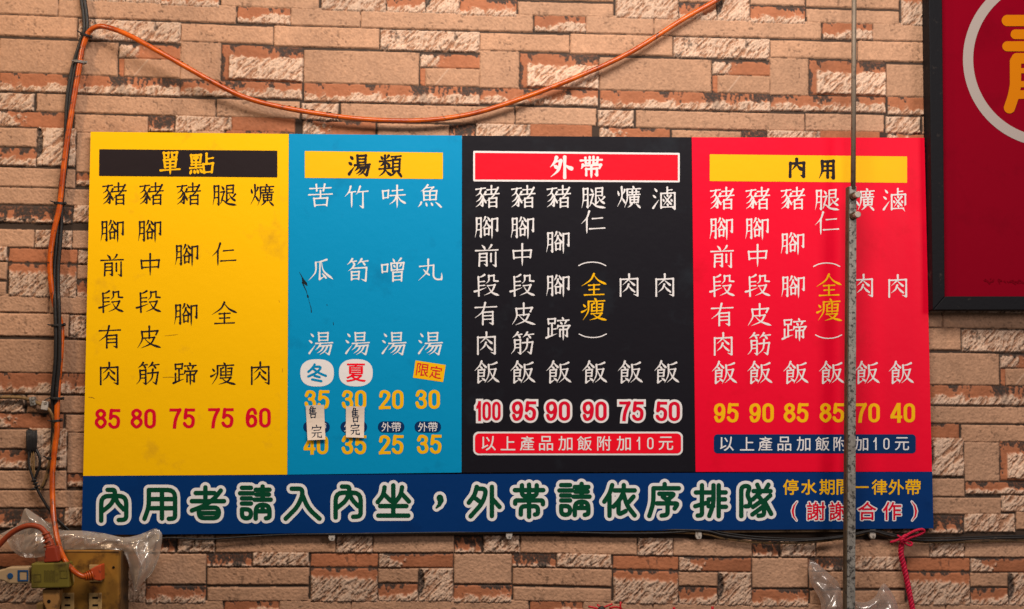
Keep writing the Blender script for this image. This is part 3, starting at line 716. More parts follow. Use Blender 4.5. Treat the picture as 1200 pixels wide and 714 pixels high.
# column 1 : yellow
p = pan[0]
put('header_bar', [shape_field([(116.4, 175), (325, 176.7), (325, 208), (116, 206.3)])], L1, INK, p)
put('header_lettering', [brush('單', 199.4, 191.2, 23.5, 25.5, 1.4), brush('點', 236, 192, 27.5, 23.5, 1.38)], L2, YINK, p)
put('dish_lettering', col_of([('豬', 134, 227.6), ('豬', 177.4, 227.6), ('豬', 221, 227.8), ('腿', 263, 228.8), ('爌', 307.4, 228.6),
    ('腳', 131.7, 270.8), ('腳', 175.6, 270.8), ('腳', 219, 299), ('仁', 262.5, 298.2), ('前', 131.4, 311), ('中', 176, 310.5), ('段', 130, 353), ('段', 174, 353),
    ('腳', 218, 368.4), ('全', 263, 367.3), ('有', 129, 395), ('皮', 174.4, 395.4), ('肉', 128, 438), ('筋', 173, 438), ('蹄', 217, 438), ('瘦', 261.6, 438), ('肉', 305, 437.6)], 1.06), L1, INK, p)
put('price_lettering', prices([('85', 126, 491), ('80', 168, 490.7), ('75', 213.6, 490.4), ('75', 258.8, 490), ('60', 302.6, 489.6)], 30, 24), L1, RINK, p)

for c in ([(104, 465.4, .3), (108, 465.8, .55), (111, 467.2, .25)], [(191, 442.3, .3), (200, 442, .45), (209, 442.6, .25)], [(193, 393.6, .2), (203, 392.6, .35), (209, 392, .15)], [(327, 352, .25), (327.4, 354, .3)], [(331, 432, .3), (331.2, 436, .3)]):
    f = Field(100, 345, 335, 470, 0.35); f.caps(np.array(c)); put('scuff_mark', [f], L1, vinyl('brown_scuff', (0.50, 0.27, 0.008)), p)


# column 2 : blue
p = pan[1]
put('header_bar', [shape_field([(357.2, 177.1), (519, 178.9), (519, 210), (357.2, 208.6)])], L1, YINK, p)
put('header_lettering', [brush('湯', 420.8, 193.7, 24.5, 23.5, 1.6), brush('類', 457, 194.2, 25, 24.5, 1.4)], L2, INK, p)
put('dish_lettering', col_of([('苦', 375.6, 229), ('竹', 417.6, 230.9), ('味', 461, 230.5), ('魚', 503.5, 230), ('瓜', 375.6, 316.6), ('筍', 418.6, 316.6), ('噌', 460, 316.6), ('丸', 504, 316.6),
    ('湯', 375.6, 402.7), ('湯', 418.5, 402.7), ('湯', 461.4, 402.7), ('湯', 504, 402.7)], 1.0, 27.4, 26), L1, WHT, p)
def oval(cx, cy, w, h):
    f = Field(cx - w / 2 - 1, cy - h / 2 - 1, cx + w / 2 + 1, cy + h / 2 + 1, 0.4)
    q = ((np.abs(f.X - cx) / (w / 2)) ** 2.5 + (np.abs(f.Y - cy) / (h / 2)) ** 2.5) ** (1 / 2.5); f.F = (1 - q) * h / 2; return f
put('oval_badge', [oval(371.6, 437.1, 39.4, 32)], L1, WHT, p); put('oval_badge', [oval(417, 437, 39.6, 32)], L1, WHT, p)
put('badge_lettering', [brush('冬', 371.6, 437, 20.5, 19.5, 1.35, table=RD)], L2, CINK, p)
put('badge_lettering', [fit_text('夏', 417.2, 436.9, 23, 21.5, 0.3)], L2, RED2, p)
put('tag_patch', [shape_field([(486.9, 422.5), (522.3, 427.8), (519.3, 447.9), (484, 442.7)])], L1, YINK, p)
put('tag_lettering', [em_text('限', 495.3, 433.6, 15.2, 0.05, rot=0.15), em_text('定', 510.8, 436.2, 15.2, 0.05, rot=0.15)], L2, RINK, p)
put('price_lettering', prices([('35', 371.4, 468.6), ('30', 415, 468.6), ('20', 458.6, 468.4), ('30', 501.3, 468.2), ('40', 370.3, 521.4), ('35', 414.8, 521.4), ('25', 458.4, 521.2), ('35', 503, 520.8)], 29, 23), L1, GOLD, p)
for x in (370.9, 414.6, 458.4, 501.3):
    put('pill_badge', [shape_field(rect(x - 15.5, 493.9, x + 15.5, 507.1), 6.4, 0.35)], L1, NINK, p)
    put('badge_lettering', [em_text('外', x - 5.8, 500.4, 11.6, 0.02, 0.25), em_text('帶', x + 5.9, 500.4, 11.6, 0.02, 0.25)], L2, WHT, p)
# the dark scuff beside the second row
for c in ([(351, 319, .2), (354, 325, .5), (356, 330, 1.9), (358.5, 332.5, 1.5), (360, 335, .3)], [(354.5, 331, .9), (357, 337, .5), (359, 341, .3), (360.2, 346, .25)], [(360.6, 346.8, 1.0), (361, 348.4, .9)],
          [(361.5, 350, .18), (363, 356, .2), (364.5, 361, .35), (365, 366, .5)], [(383, 357, .3), (383.5, 358, .3)], [(390.5, 378, .35), (391, 381, .3)]):
    f = Field(345, 315, 400, 385, 0.35); f.caps(np.array(c)); put('scuff_mark', [f], L1, vinyl('scuff', (0.010, 0.018, 0.024)), p)

# column 3 : black
p = pan[2]
hb = [(554.5, 176.9), (796.6, 179.3), (796.6, 213.9), (554.5, 212.7)]
put('header_bar', [shape_field(hb, 1.5)], L1, WHT, p)
put('header_bar', [shape_field([(556.7, 179.2), (794.4, 181.5), (794.4, 211.6), (556.7, 210.4)])], L2, RED2, p)
put('header_lettering', [brush('外', 657.7, 196, 25.5, 23.5, 1.9), brush('帶', 693, 195.7, 25, 24.5, 1.42)], L3, WHT, p)
put('dish_lettering', col_of([('豬', 571, 231), ('豬', 613, 231), ('豬', 654.6, 231), ('腿', 695.5, 232), ('爌', 737.2, 231.2), ('滷', 778.6, 232.6), ('腳', 570.4, 266.5), ('腳', 612.5, 267), ('仁', 694.9, 260.6), ('腳', 654, 284),
    ('前', 570.4, 299.7), ('中', 612, 299), ('段', 570, 334), ('段', 612, 334), ('腳', 654, 335), ('肉', 737.2, 334.4), ('肉', 779, 334.4), ('有', 569.7, 367.8), ('皮', 613.2, 368.5), ('蹄', 654, 385),
    ('肉', 570, 402.5), ('筋', 612, 402.5)] + [('飯', x, 436.4) for x in (570.4, 612.5, 654.6, 696.7, 738.4, 781)], 1.02) +
    [brush('（', 694, 308, 33, 9, 0.62), brush('）', 694.6, 395, 33, 9, 0.62)], L1, WHT, p)
put('accent_lettering', col_of([('全', 696, 334), ('瘦', 696.3, 362.7)], 1.02), L1, YINK, p)
Field.reach = 3.6
pr = prices([('100', 572.4, 481.8), ('95', 614, 481.8), ('90', 653.9, 481.8), ('90', 696.8, 481.9), ('75', 740, 482), ('50', 782.7, 482.2)], 28.6, 23.4, 2.05)
put('price_outline', pr, L1, WHT, p, 2.6); put('price_lettering', pr, L2, RINK, p); Field.reach = 0.3
put('pill_badge', [shape_field(rect(554.5, 506, 800.2, 533.6), 6.5)], L1, WHT, p)
put('pill_badge', [shape_field(rect(556.6, 508.1, 798.1, 531.5), 5)], L2, RED2, p)
put('badge_lettering', [em_text(c, x, 519.7, 17.6, 0.12) if c not in '10' else digits(c, x, 519.7, 4.6 if c == '1' else 8.4, 15.2, 0.85, cell=0.25) for c, x in zip('以上產品加飯附加10元', (572.7, 595.3, 617.7, 639.9, 662.5, 685, 708, 730.9, 748.4, 762.1, 780.3))], L3, WHT, p)

# column 4 : red
p = pan[3]
put('header_bar', [shape_field([(831.7, 180.9), (1063, 183.5), (1063, 214.4), (831.7, 212.3)])], L1, YINK, p)
put('header_lettering', [brush('內', 934, 196.8, 21.5, 21, 1.75), brush('用', 969.5, 198, 20, 22, 1.75)], L2, INK, p)
put('dish_lettering', col_of([('豬', 846.2, 233), ('豬', 887.8, 233), ('豬', 929, 233), ('腿', 969, 234.3), ('爌', 1011, 234), ('滷', 1048.8, 234.3), ('腳', 845.5, 268), ('腳', 887.3, 268), ('仁', 969, 261.8), ('腳', 929, 285.5),
    ('前', 846.2, 300.7), ('中', 887.8, 300), ('段', 846.2, 334.3), ('段', 887.8, 334.3), ('腳', 929.6, 336), ('肉', 1012, 335), ('肉', 1052, 335.5), ('有', 846.7, 368.9), ('皮', 889.7, 369.4), ('蹄', 930.8, 386.3),
    ('肉', 847.5, 403.4), ('筋', 889.3, 403.4)] + [('飯', x, 437) for x in (848.7, 890.2, 932.5, 974.3, 1015.9, 1056)], 1.02) +
    [brush('（', 968.8, 309, 32, 9, 0.62), brush('）', 971, 396, 32, 9, 0.62)], L1, WHT, p)
put('accent_lettering', col_of([('全', 971.4, 334.6), ('瘦', 972, 363.3)], 1.02), L1, YINK, p)
put('price_lettering', prices([('95', 851, 484), ('90', 892.5, 484), ('85', 932.9, 484), ('85', 975, 484), ('70', 1016.7, 484), ('40', 1058, 484)], 29, 23.2), L1, GOLD, p)
put('pill_badge', [shape_field(rect(836.5, 509.1, 1073.2, 531.5), 4.5)], L1, NINK, p)
put('badge_lettering', [em_text(c, x, 520.2, 17.2, 0.1) if c not in '10' else digits(c, x, 520.2, 4.4 if c == '1' else 8.2, 14.8, 0.8, cell=0.25) for c, x in zip('以上產品加飯附加10元', (851.8, 875.5, 896.8, 919.2, 941.6, 963.7, 984.8, 1009.3, 1025.7, 1038.8, 1057))], L2, WHT, p)

# bottom strip
p = strip
big = [('內', 133.3, 591.8, 38, 43), ('用', 187.6, 591, 42, 41), ('者', 243.7, 589.6, 43, 42), ('請', 299, 589.4, 40.5, 43), ('入', 354.6, 590, 45, 42), ('內', 408, 588, 38, 43), ('坐', 460.9, 587, 42, 41.5),
       ('外', 567.2, 587.7, 41, 41), ('帶', 620, 586.5, 40, 43), ('請', 672.9, 585.8, 40, 42), ('依', 726, 586.5, 41, 42), ('序', 778.2, 586.2, 40, 43), ('排', 832.6, 586.7, 41, 42), ('隊', 885.3, 586.7, 41.5, 42.5)]
Field.reach = 4.5
bf = [brush(c, x, y, w - 5.4, h - 5.4, 2.65, 0.4, RD, pad=5.2) for c, x, y, w, h in big]
f = Field(500, 570, 530, 606, 0.4); f.caps(np.array([(515.5, 583.5, 3.9), (516.4, 586.5, 3.6), (515, 591.5, 2.2), (511.5, 595, 1.2)])); bf.append(f)
put('lettering_outline', bf, L1, WHT, p, 3.5); put('notice_lettering', bf, L2, GRN, p)
put('small_lettering', [em_text(c, x, 571, 18.4, 0.28) for c, x in zip('停水期間一律外帶', (926.6, 947.9, 969.2, 988.9, 1009.3, 1030.6, 1050.3, 1070))], L1, YINK, p)
Field.reach = 2.0
th = [em_text(c, x, 599, 22, 0.3) for c, x in zip('謝謝合作', (956.1, 982.6, 1016.2, 1045.4))]
f1 = Field(918, 580, 942, 618, 0.3); f1.caps(np.array([(934, 588, .3), (930.5, 593, .9), (929, 599, 1.3), (930, 605, .9), (933.5, 610, .3)])); th.append(f1)
f2 = Field(1060, 580, 1086, 618, 0.3); f2.caps(np.array([(1068.5, 588, .3), (1072, 593, .9), (1073.5, 599, 1.3), (1072.6, 605, .9), (1069, 610, .3)])); th.append(f2)
put('lettering_outline', th, L1, WHT, p, 1.25); put('thanks_lettering', th, L2, RINK, p)

Field.reach = 0.3
# two paper slips stuck over the soup prices
PAPER = mat('paper', (0.74, 0.62, 0.52), 0.7, 0.2, bump=(60, 0.2, 0.003))
PEN = mat('marker_ink', (0.006, 0.02, 0.05), 0.6, 0.2)
def slip(quad, chars, label):
    bm = bmesh.new(); n = 8; vs = []
    for j in range(n + 1):
        for i in range(4):
            u, v = i / 3, j / n
            x, y = [lerp(lerp(quad[0][k], quad[1][k], u), lerp(quad[3][k], quad[2][k], u), v) for k in (0, 1)]
            vs.append((x, y))
    v = np.array(vs); base = lambda a, b: board_y(a, b) - 0.0012 - 0.0032 * ((np.asarray(b) - 492) / 22.0) ** 2
    fr = unproj(v[:, 0], v[:, 1], base(v[:, 0], v[:, 1])); bk = fr.copy(); bk[:, 1] += 0.0003; N = len(vs)
    fs = [(j * 4 + i, j * 4 + i + 4, j * 4 + i + 5, j * 4 + i + 1) for j in range(n) for i in range(3)]
    rim = [0, 1, 2, 3] + [j * 4 + 3 for j in range(1, n + 1)] + [n * 4 + 2, n * 4 + 1, n * 4] + [j * 4 for j in range(n - 1, 0, -1)]
    fs += [tuple(i + N for i in f[::-1]) for f in fs] + [(a, b, b + N, a + N) for a, b in zip(rim, rim[1:] + rim[:1])]
    o = link('paper_slip', mesh_np('paper_slip', np.vstack([fr, bk]), fs), PAPER)
    tag(o, label, 'paper slip', 'sold-out slips on the soup column')
    pl = []
    for f in [brush(*c) for c in chars]: pl += f.polys()
    link('handwriting', board_mesh('handwriting', pl, 0.0003, base), PEN, o)
slip([(358.3, 475.5), (379.6, 474.5), (381.4, 515.2), (360.4, 516.1)], [('售', 366.6, 483.2, 10, 13.5, 0.62, 0.22), ('完', 371, 506, 12.5, 15, 0.62, 0.22)], 'white sold-out slip with widely spaced writing, stuck under the oval with blue writing')
slip([(405.4, 476.4), (427.2, 476.7), (426.4, 513.2), (405.4, 512.6)], [('售', 416.4, 486.6, 9.5, 16.5, 0.65, 0.22), ('完', 416, 503.3, 11, 13.5, 0.65, 0.22)], 'white sold-out slip with tightly spaced writing, stuck under the oval with red writing')

# wooden batten behind the lower edge of the board
WOOD = mat('weathered_wood', (0.25, 0.155, 0.085), 0.8, 0.15, bump=(90, 0.5, 0.003), stain=((0.05, 0.03, 0.02), 60, 0.5, 0.2))
bt = prism('batten', [(330, 612), (1000, 608), (1000, 623.5), (700, 625.3), (330, 627.5)], -0.0082, -0.0040, WOOD, bevel=0.0006)
tag(bt, 'thin weathered wooden batten showing under the lower edge of the menu board', 'batten')

# ------------------------------------------------------------------ light box sign at the right
FRM = mat('black_frame', (0.007, 0.007, 0.009), 0.6, 0.10, bump=(160, 0.25, 0.002), stain=((0.045, 0.035, 0.03), 55, 0.62, 0.1))
BRN = mat('rusty_edge', (0.055, 0.030, 0.018), 0.75, 0.2, bump=(120, 0.4, 0.002), stain=((0.012, 0.01, 0.01), 30, 0.48, 0.2))
ACR = mat('crimson_acrylic', (0.195, 0.0005, 0.009), 0.55, 0.02, bump=(22, 0.15, 0.004), stain=((0.145, 0.0005, 0.007), 14, 0.55, 0.3))
lb = empty('light_box_sign', P(1232, 362, -0.03)); tag(lb, 'dark red sign box with black frame, pale ring and orange writing', 'sign')
YF = -0.034
o = prism('side_panel', [(1088, -70), (1101, -70), (1101, 362.6), (1094, 362.6)], YF + 0.004, 0.0, BRN, lb, bevel=0.0006)
def bar(name, poly): return prism(name, poly, YF, YF + 0.03, FRM, lb, bevel=0.0012)
bar('frame_bar', [(1087.6, -72), (1103.6, -72), (1107.4, 347.2), (1093.3, 363.3)])
bar('frame_bar', [(1093.6, 363.4), (1107.6, 347.4), (1360, 347.4), (1374, 363.4)])
bar('frame_bar', [(1360.3, 347.2), (1360.3, -72), (1374.2, -72), (1374.2, 363.3)])
prism('backing', [(1102, -70), (1362, -70), (1362, 352), (1105, 352)], YF + 0.012, 0.0, FRM, lb, bevel=0)
face = prism('sign_face', [(1103, -71), (1361, -71), (1361, 348), (1106.6, 348)], YF + 0.008, YF + 0.0115, ACR, lb, bevel=0)
fy = lambda a, b: np.full(np.shape(a), YF + 0.008)
f = Field(1120, -70, 1345, 180, 0.6); rr = np.hypot(f.X - 1231.5, f.Y - 69.5); f.F = np.minimum(103 - rr, rr - 91)
link('ring', board_mesh('ring', f.polys(), 0.0006, fy), mat('grey_white_ink', (0.33, 0.28, 0.255), 0.5, 0.1), face)
f = Field(1160, 0, 1305, 150, 0.5)
for c in ([(1180.5, 24.2, 6.6), (1283, 24.2, 6.6)], [(1190, 40.3, 5.7), (1273, 40.3, 5.7)], [(1180.5, 54.4, 5.9), (1283, 54.4, 5.9)], [(1231.5, 8, 6.2), (1231.5, 54, 6.2)],
          [(1191.5, 68.5, 6.2), (1272, 68.5, 6.2), (1272, 124, 6.2), (1260, 127, 5.2)], [(1190, 72, 6.6), (1190, 100, 6.6), (1187.5, 113, 6.6), (1183, 126.5, 6.6)],
          [(1192, 83, 3.0), (1270, 83, 3.0)], [(1192, 98.8, 3.6), (1270, 98.8, 3.6)], [(1192, 111, 5), (1270, 111, 5)]): f.caps(np.array(c))
link('lettering', board_mesh('lettering', f.polys(), 0.0010, fy), mat('orange_ink', (0.50, 0.150, 0.0005), 0.5, 0.04), face)
f = Field(1150, 325, 1205, 340, 0.5)
rs = random.Random(5)
for i in range(34): x = rs.uniform(1153, 1203); f.caps(np.array([(x, 330 + rs.gauss(0, 1.6), rs.uniform(.3, 1.2)), (x + rs.uniform(1, 4), 330.6 + rs.gauss(0, 1.4), .3)]))
link('scuff_mark', board_mesh('scuff_mark', f.polys(), 0.0005, fy), mat('grime', (0.135, 0.0007, 0.006), 0.7, 0.02), face)

# ------------------------------------------------------------------ steel post
GALV = mat('galvanised_steel', (0.20, 0.185, 0.165), 0.6, 0.4, 0.25, bump=(300, 0.4, 0.001), stain=((0.045, 0.040, 0.036), 210, 0.50, 0.10), mix=((0.30, 0.28, 0.25), 120))
ROD = mat('grey_rod', (0.20, 0.155, 0.115), 0.55, 0.4, 0.3, bump=(200, 0.3, 0.001), stain=((0.06, 0.04, 0.03), 80, 0.55, 0.15))
BOLT = mat('bolt_zinc', (0.36, 0.32, 0.27), 0.5, 0.5, 0.5, bump=(300, 0.3, 0.001), stain=((0.12, 0.07, 0.04), 150, 0.6, 0.1))
RUST = mat('rusty_nut', (0.07, 0.035, 0.018), 0.85, 0.2, bump=(400, 0.6, 0.001), stain=((0.02, 0.015, 0.012), 200, 0.5, 0.2))
YP = -0.052
post = empty('steel_post', P(996, 760, YP)); tag(post, 'upright galvanised steel post in front of the menu board with two bolts', 'post')
tube('upper_rod', [P(1001.2, -70, YP), P(1000.6, 60, YP), P(999.8, 222, YP)], 0.0036, ROD, post, seg=16, smooth=1)
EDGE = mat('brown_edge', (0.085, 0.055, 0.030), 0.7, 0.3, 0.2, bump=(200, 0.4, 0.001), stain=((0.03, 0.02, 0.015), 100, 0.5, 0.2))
prism('lower_bar', [(995.6, 218.4), (1003.9, 218.4), (1002.2, 780), (992.2, 780)], YP - 0.002, YP + 0.010, GALV, post, bevel=0.0007)
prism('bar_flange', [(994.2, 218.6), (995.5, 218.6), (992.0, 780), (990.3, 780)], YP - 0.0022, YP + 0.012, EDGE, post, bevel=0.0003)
for yy in (230.5, 253.5):
    b = empty('bolt', P(1000, yy, YP - 0.003)); b.parent = post; b.location = P(1000, yy, YP - 0.003) - wloc(post)
    bm = bmesh.new(); c = P(1000, yy, YP - 0.002)
    tube_into(bm, [c, c + Vector((0, -0.005, 0))], [0.0062, 0.0056], 6, 1); link('nut', done(bm, 'nut'), RUST, b)
    bm = bmesh.new(); tube_into(bm, [c + Vector((0, -0.005, 0)), c + Vector((0.0012, -0.014, -0.0002))], [0.0033, 0.0033], 12, 1)
    tube_into(bm, [c + Vector((0.0012, -0.013, 0)), c + Vector((0.0014, -0.0180, 0)), c + Vector((0.0014, -0.0186, 0))], [0.0046, 0.0046, 0.0038], 14, 1)
    link('bolt_head', done(bm, 'bolt_head'), BOLT, b)

# ------------------------------------------------------------------ cables on the left
ORG = mat('orange_rubber', (0.62, 0.108, 0.003), 0.28, 0.5, stain=((0.05, 0.018, 0.008), 95, 0.555, 0.10), mix=((0.34, 0.046, 0.005), 34), bump=(300, 0.2, 0.0008))
ORD = mat('dull_orange_rubber', (0.30, 0.045, 0.012), 0.5, 0.35, stain=((0.04, 0.018, 0.012), 80, 0.57, 0.1), bump=(300, 0.2, 0.0008))
BLC = mat('black_rubber', (0.014, 0.012, 0.012), 0.5, 0.35, stain=((0.06, 0.045, 0.035), 110, 0.58, 0.1), bump=(220, 0.4, 0.001))
TAN = mat('tan_cable', (0.21, 0.120, 0.045), 0.5, 0.35, stain=((0.03, 0.02, 0.014), 90, 0.5, 0.12), bump=(220, 0.3, 0.001))
GRY = mat('grey_clip', (0.22, 0.20, 0.18), 0.5, 0.35, stain=((0.06, 0.05, 0.04), 150, 0.55, 0.1))
NYL = mat('white_nylon', (0.46, 0.41, 0.36), 0.45, 0.35, stain=((0.20, 0.16, 0.12), 120, 0.55, 0.15))
OC = [(862, -18, -.012), (840, 0, -.013), (800, 23, -.014), (736, 63, -.015), (669, 93.5, -.016), (601.7, 119, -.016), (551, 134, -.016), (501, 141, -.016), (450, 141.3, -.016), (400, 137.3, -.017), (336, 127, -.019), (289, 115, -.022),
      (252, 97.5, -.026), (218.5, 79, -.031), (185, 60, -.034), (151, 41.5, -.034), (127.7, 32.6, -.030), (114.3, 31.4, -.024), (104, 38, -.018), (97.5, 54, -.015), (94, 72, -.015), (89, 101, -.014), (82.4, 141, -.014), (75.6, 188, -.014), (70.6, 235, -.014),
      (69, 247, -.014), (62, 277, -.015), (58.6, 307, -.016), (60, 335, -.015), (64, 356, -.012), (70.4, 376, -.010), (72.3, 390, -.010), (71.2, 416, -.011), (68.5, 449, -.013), (66.8, 481, -.015), (66.9, 506, -.016), (64.6, 522, -.018), (61.6, 554, -.022), (61.5, 581, -.028),
      (63.6, 611, -.042), (70.5, 644, -.064), (81, 663.4, -.078), (93, 674, -.084), (102, 676.4, -.080)]
cord = empty('extension_cord', P(97, 45, -.01)); tag(cord, 'long orange cord looping over the menu board and down into the outlet box', 'extension cord')
tube('cable', pxpath(OC), 0.0038, ORG, cord, seg=14, smooth=8)
# tarry residue along the top of the loop
bm = bmesh.new(); rs = random.Random(9); sp = smooth_path([p_ for p_ in OC[9:16]], 40)
for i in range(70):
    q = sp[rs.randrange(len(sp))]; c = P(q[0] + rs.uniform(-.5, .5), q[1] - rs.uniform(2.2, 3.6), q[2] - .0005)
    bmesh.ops.create_icosphere(bm, subdivisions=1, radius=rs.uniform(.0005, .0017), matrix=Matrix.Translation(c) @ Matrix.Diagonal((1.6, 1, .8, 1)))
link('tar_residue', done(bm, 'tar_residue'), mat('tar', (0.018, 0.012, 0.010), 0.8, 0.2), cord)
pg = empty('plug', P(112, 672, -.07)); pg.parent = cord; pg.location = P(112, 672, -.07) - wloc(cord)
bm = bmesh.new(); c0 = np.array(P(99, 676, -.0815)); c1 = np.array(P(109, 673.5, -.076))
for i in range(4):
    t = i / 4; a = c0 + (c1 - c0) * t; tube_into(bm, [a, a + (c1 - c0) * 0.15], [0.0056 + .0008 * i, 0.0056 + .0008 * i], 12, 1)
tube_into(bm, [c0, c1], [0.0046, 0.0064], 12, 1)
link('strain_relief', done(bm, 'strain_relief'), ORG, pg)
PLG = mat('plug_orange', (0.45, 0.060, 0.014), 0.5, 0.35, stain=((0.07, 0.02, 0.012), 90, 0.58, 0.12), bump=(250, 0.2, 0.001))
prism('plug_body', [(106, 667), (113.5, 663), (118.3, 662), (118.6, 681), (112, 680.5), (106.5, 677.5)], -.082, -.0605, PLG, pg, bevel=0.0016, seg=3, taper=1.0)

BB = [(96, -60, -.010), (97, -5, -.010), (99.5, 15, -.011), (100.3, 36, -.012), (96, 50, -.010), (90, 68, -.009), (85, 87, -.009), (80.5, 117, -.009), (79.2, 145, -.009), (78, 175, -.008), (73, 215, -.008), (70.6, 245, -.008), (69, 267, -.008), (67.5, 290, -.009),
      (65.5, 315, -.010), (65.6, 341, -.013), (66.4, 357, -.016), (67.2, 392, -.018), (66.8, 422, -.018), (64.4, 449, -.017), (63.2, 464, -.016), (64.2, 490, -.010), (63, 530, -.009)]
bc = empty('black_cable_pair', P(97, 0, -.01)); tag(bc, 'pair of dirty black cables running down the left of the wall beside the orange cord', 'cable')
tube('cable', pxpath([(a - 1.7, b, c) for a, b, c in BB]), 0.0030, BLC, bc, seg=10)
tube('cable', pxpath([(a + 1.8 + (1.0 if 250 < b < 480 else 0), b, c - .002) for a, b, c in BB]), 0.0027, BLC, bc, seg=10)
tc = tube('tan_cable', pxpath([(-60, 464, -.010), (-10, 465.6, -.010), (12, 465.6, -.010), (28, 466.5, -.010), (42, 471.5, -.011), (53, 477, -.012), (60.5, 484, -.012), (63.6, 496, -.011), (63.4, 510, -.010), (60, 533, -.010), (55.5, 556, -.010), (51, 568, -.010), (47.5, 574, -.009)]), 0.0026, TAN, seg=10)
tag(tc, 'brownish cable coming in from the left edge and bending down beside the cord', 'cable')
sj = empty('taped_splice', P(36, 505, -.01)); tag(sj, 'black taped cable splice with two wire loops hanging on the wall above the outlet box', 'cable splice')
bm = bmesh.new()
for i in range(7):
    x = 31.8 + i * 1.75; tube_into(bm, pxpath([(x, 504 + rs.uniform(-.5, .8), -.011), (x + .1, 514, -.013), (x * .9 + 3.6, 526, -.012), (x * .72 + 10, 530 + rs.uniform(-1.5, 4), -.010)]), [.0014, .0019, .0017, .0010], 8, 4)
link('tape_wrap', done(bm, 'tape_wrap'), BLC, sj)
for q in ([(34.8, 524, -.010), (33.6, 534, -.011), (34, 546, -.012), (37, 556, -.012), (40.5, 566, -.012), (46, 578, -.012), (55, 593, -.013), (66, 607, -.016), (82, 623, -.022)],
          [(42, 526, -.010), (46.3, 536, -.012), (46.4, 546, -.012), (42.5, 557, -.011), (40.8, 564, -.010), (45, 576, -.009), (53, 590, -.010), (63, 605, -.012), (78, 622, -.018)]):
    tube('wire', pxpath(q), 0.0016 if q[0][0] < 40 else 0.0021, BLC, sj, seg=8)
for q in ([(39.5, 528, -.010), (39.8, 540, -.011), (40, 552, -.011), (40.5, 562, -.011)], [(37, 528, -.0095), (37.5, 545, -.010), (40, 560, -.010)]):
    tube('wire', pxpath(q), 0.0011, TAN, sj, seg=8)
bm = bmesh.new()
for x, y in ((40, 563), (41.6, 566.5), (38.6, 573), (43.5, 570)): tube_into(bm, pxpath([(x - 3, y + 1.2, -.0135), (x, y, -.0145), (x + 3.2, y - .8, -.013)]), .0013, 8, 3)
link('tape_band', done(bm, 'tape_band'), BLC, sj)

# zip ties
def tie(cx, cy, ax, ay, rw, Y, tail, material, label):
    """a band round the bundle: centre, direction across (px), half width (m), tail direction"""
    c = P(cx, cy, Y); a = Vector((ax, 0, -ay)).normalized()
    bm = bmesh.new()
    ring = [c + a * (rw * math.cos(t)) + Vector((0, -1, 0)) * (rw * 0.8 * math.sin(t)) for t in np.linspace(0, 2 * math.pi, 17)]
    tube_into(bm, ring, .0012, 8, 1, False)
    d = Vector((a.z, 0, -a.x)) * .0016
    tube_into(bm, [p_ + d for p_ in ring], .0010, 8, 1, False)
    o = link('cable_tie', done(bm, 'cable_tie'), material, origin=c)
    bm = bmesh.new(); h = c + a * rw + Vector((0, -rw * .3, 0))
    tube_into(bm, [h, h + a * .0035], [.0022, .0024], 4, 1); link('tie_head', done(bm, 'tie_head'), material, o)
    bm = bmesh.new(); h2 = c - a * rw + Vector((0, -rw * .5, 0)); tube_into(bm, [h2, h2 + Vector((tail[0], -.001, tail[1])) * .5, h2 + Vector((tail[0], -.003, tail[1]))], [.0010, .0010, .0006], 6, 2); link('tie_tail', done(bm, 'tie_tail'), material, o)
    tag(o, label, 'cable tie', 'cable ties down the cable run')
TIES = [(100.3, 41, 1, .35, .0072, -.017, (-.004, .002), BLC, 'black cable tie where the orange cord leaves the black cables at the top'),
        (93.4, 72.5, 1, .12, .0078, -.014, (-.002, -.001), GRY, 'grey clip-like cable tie just below the topmost tie'),
        (69.6, 238, 1, .1, .0070, -.012, (-.005, .0015), BLC, 'black cable tie level with the first row of dishes'),
        (67.5, 381, 1, -.06, .0084, -.015, (-.004, .001), BLC, 'black cable tie on the run where the orange cord crosses behind'),
        (66, 466.5, 1, .05, .0080, -.015, (-.007, -.004), BLC, 'black cable tie where the brownish cable meets the run'),
        (65.3, 493, 1, -.1, .0066, -.014, (-.003, .001), BLC, 'black cable tie below the junction with the brownish cable'),
        (61.5, 537, 1, .04, .0074, -.016, (-.004, .003), BLC, 'lowest black cable tie, beside the taped splice')]
for t in TIES: tie(*t)
# wall clips for the tan cable
for (x, y, r_, m_, lab) in ((37.5, 470.5, -14, GRY, 'grey metal cable clip over the brownish cable'), (52, 475.5, 10, NYL, 'white plastic cable clip with nail on the brownish cable')):
    c, s = math.cos(R(r_)), math.sin(R(r_)); w_, h_ = (3.2, 5.2) if m_ is GRY else (4.0, 5.2)
    q = [(x + a * c - b * s, y + a * s + b * c) for a, b in ((-w_, -h_), (w_, -h_), (w_, h_), (-w_, h_))]
    o = prism('cable_clip', q, -.0158, -.004, m_, bevel=.0012); tag(o, lab, 'cable clip')
    bm = bmesh.new(); cc = P(x + 1.5, y - 3, -.0155); tube_into(bm, [cc, cc + Vector((0, -.0018, 0))], [.0021, .0015], 10, 1); link('nail_head', done(bm, 'nail_head'), BOLT, o)

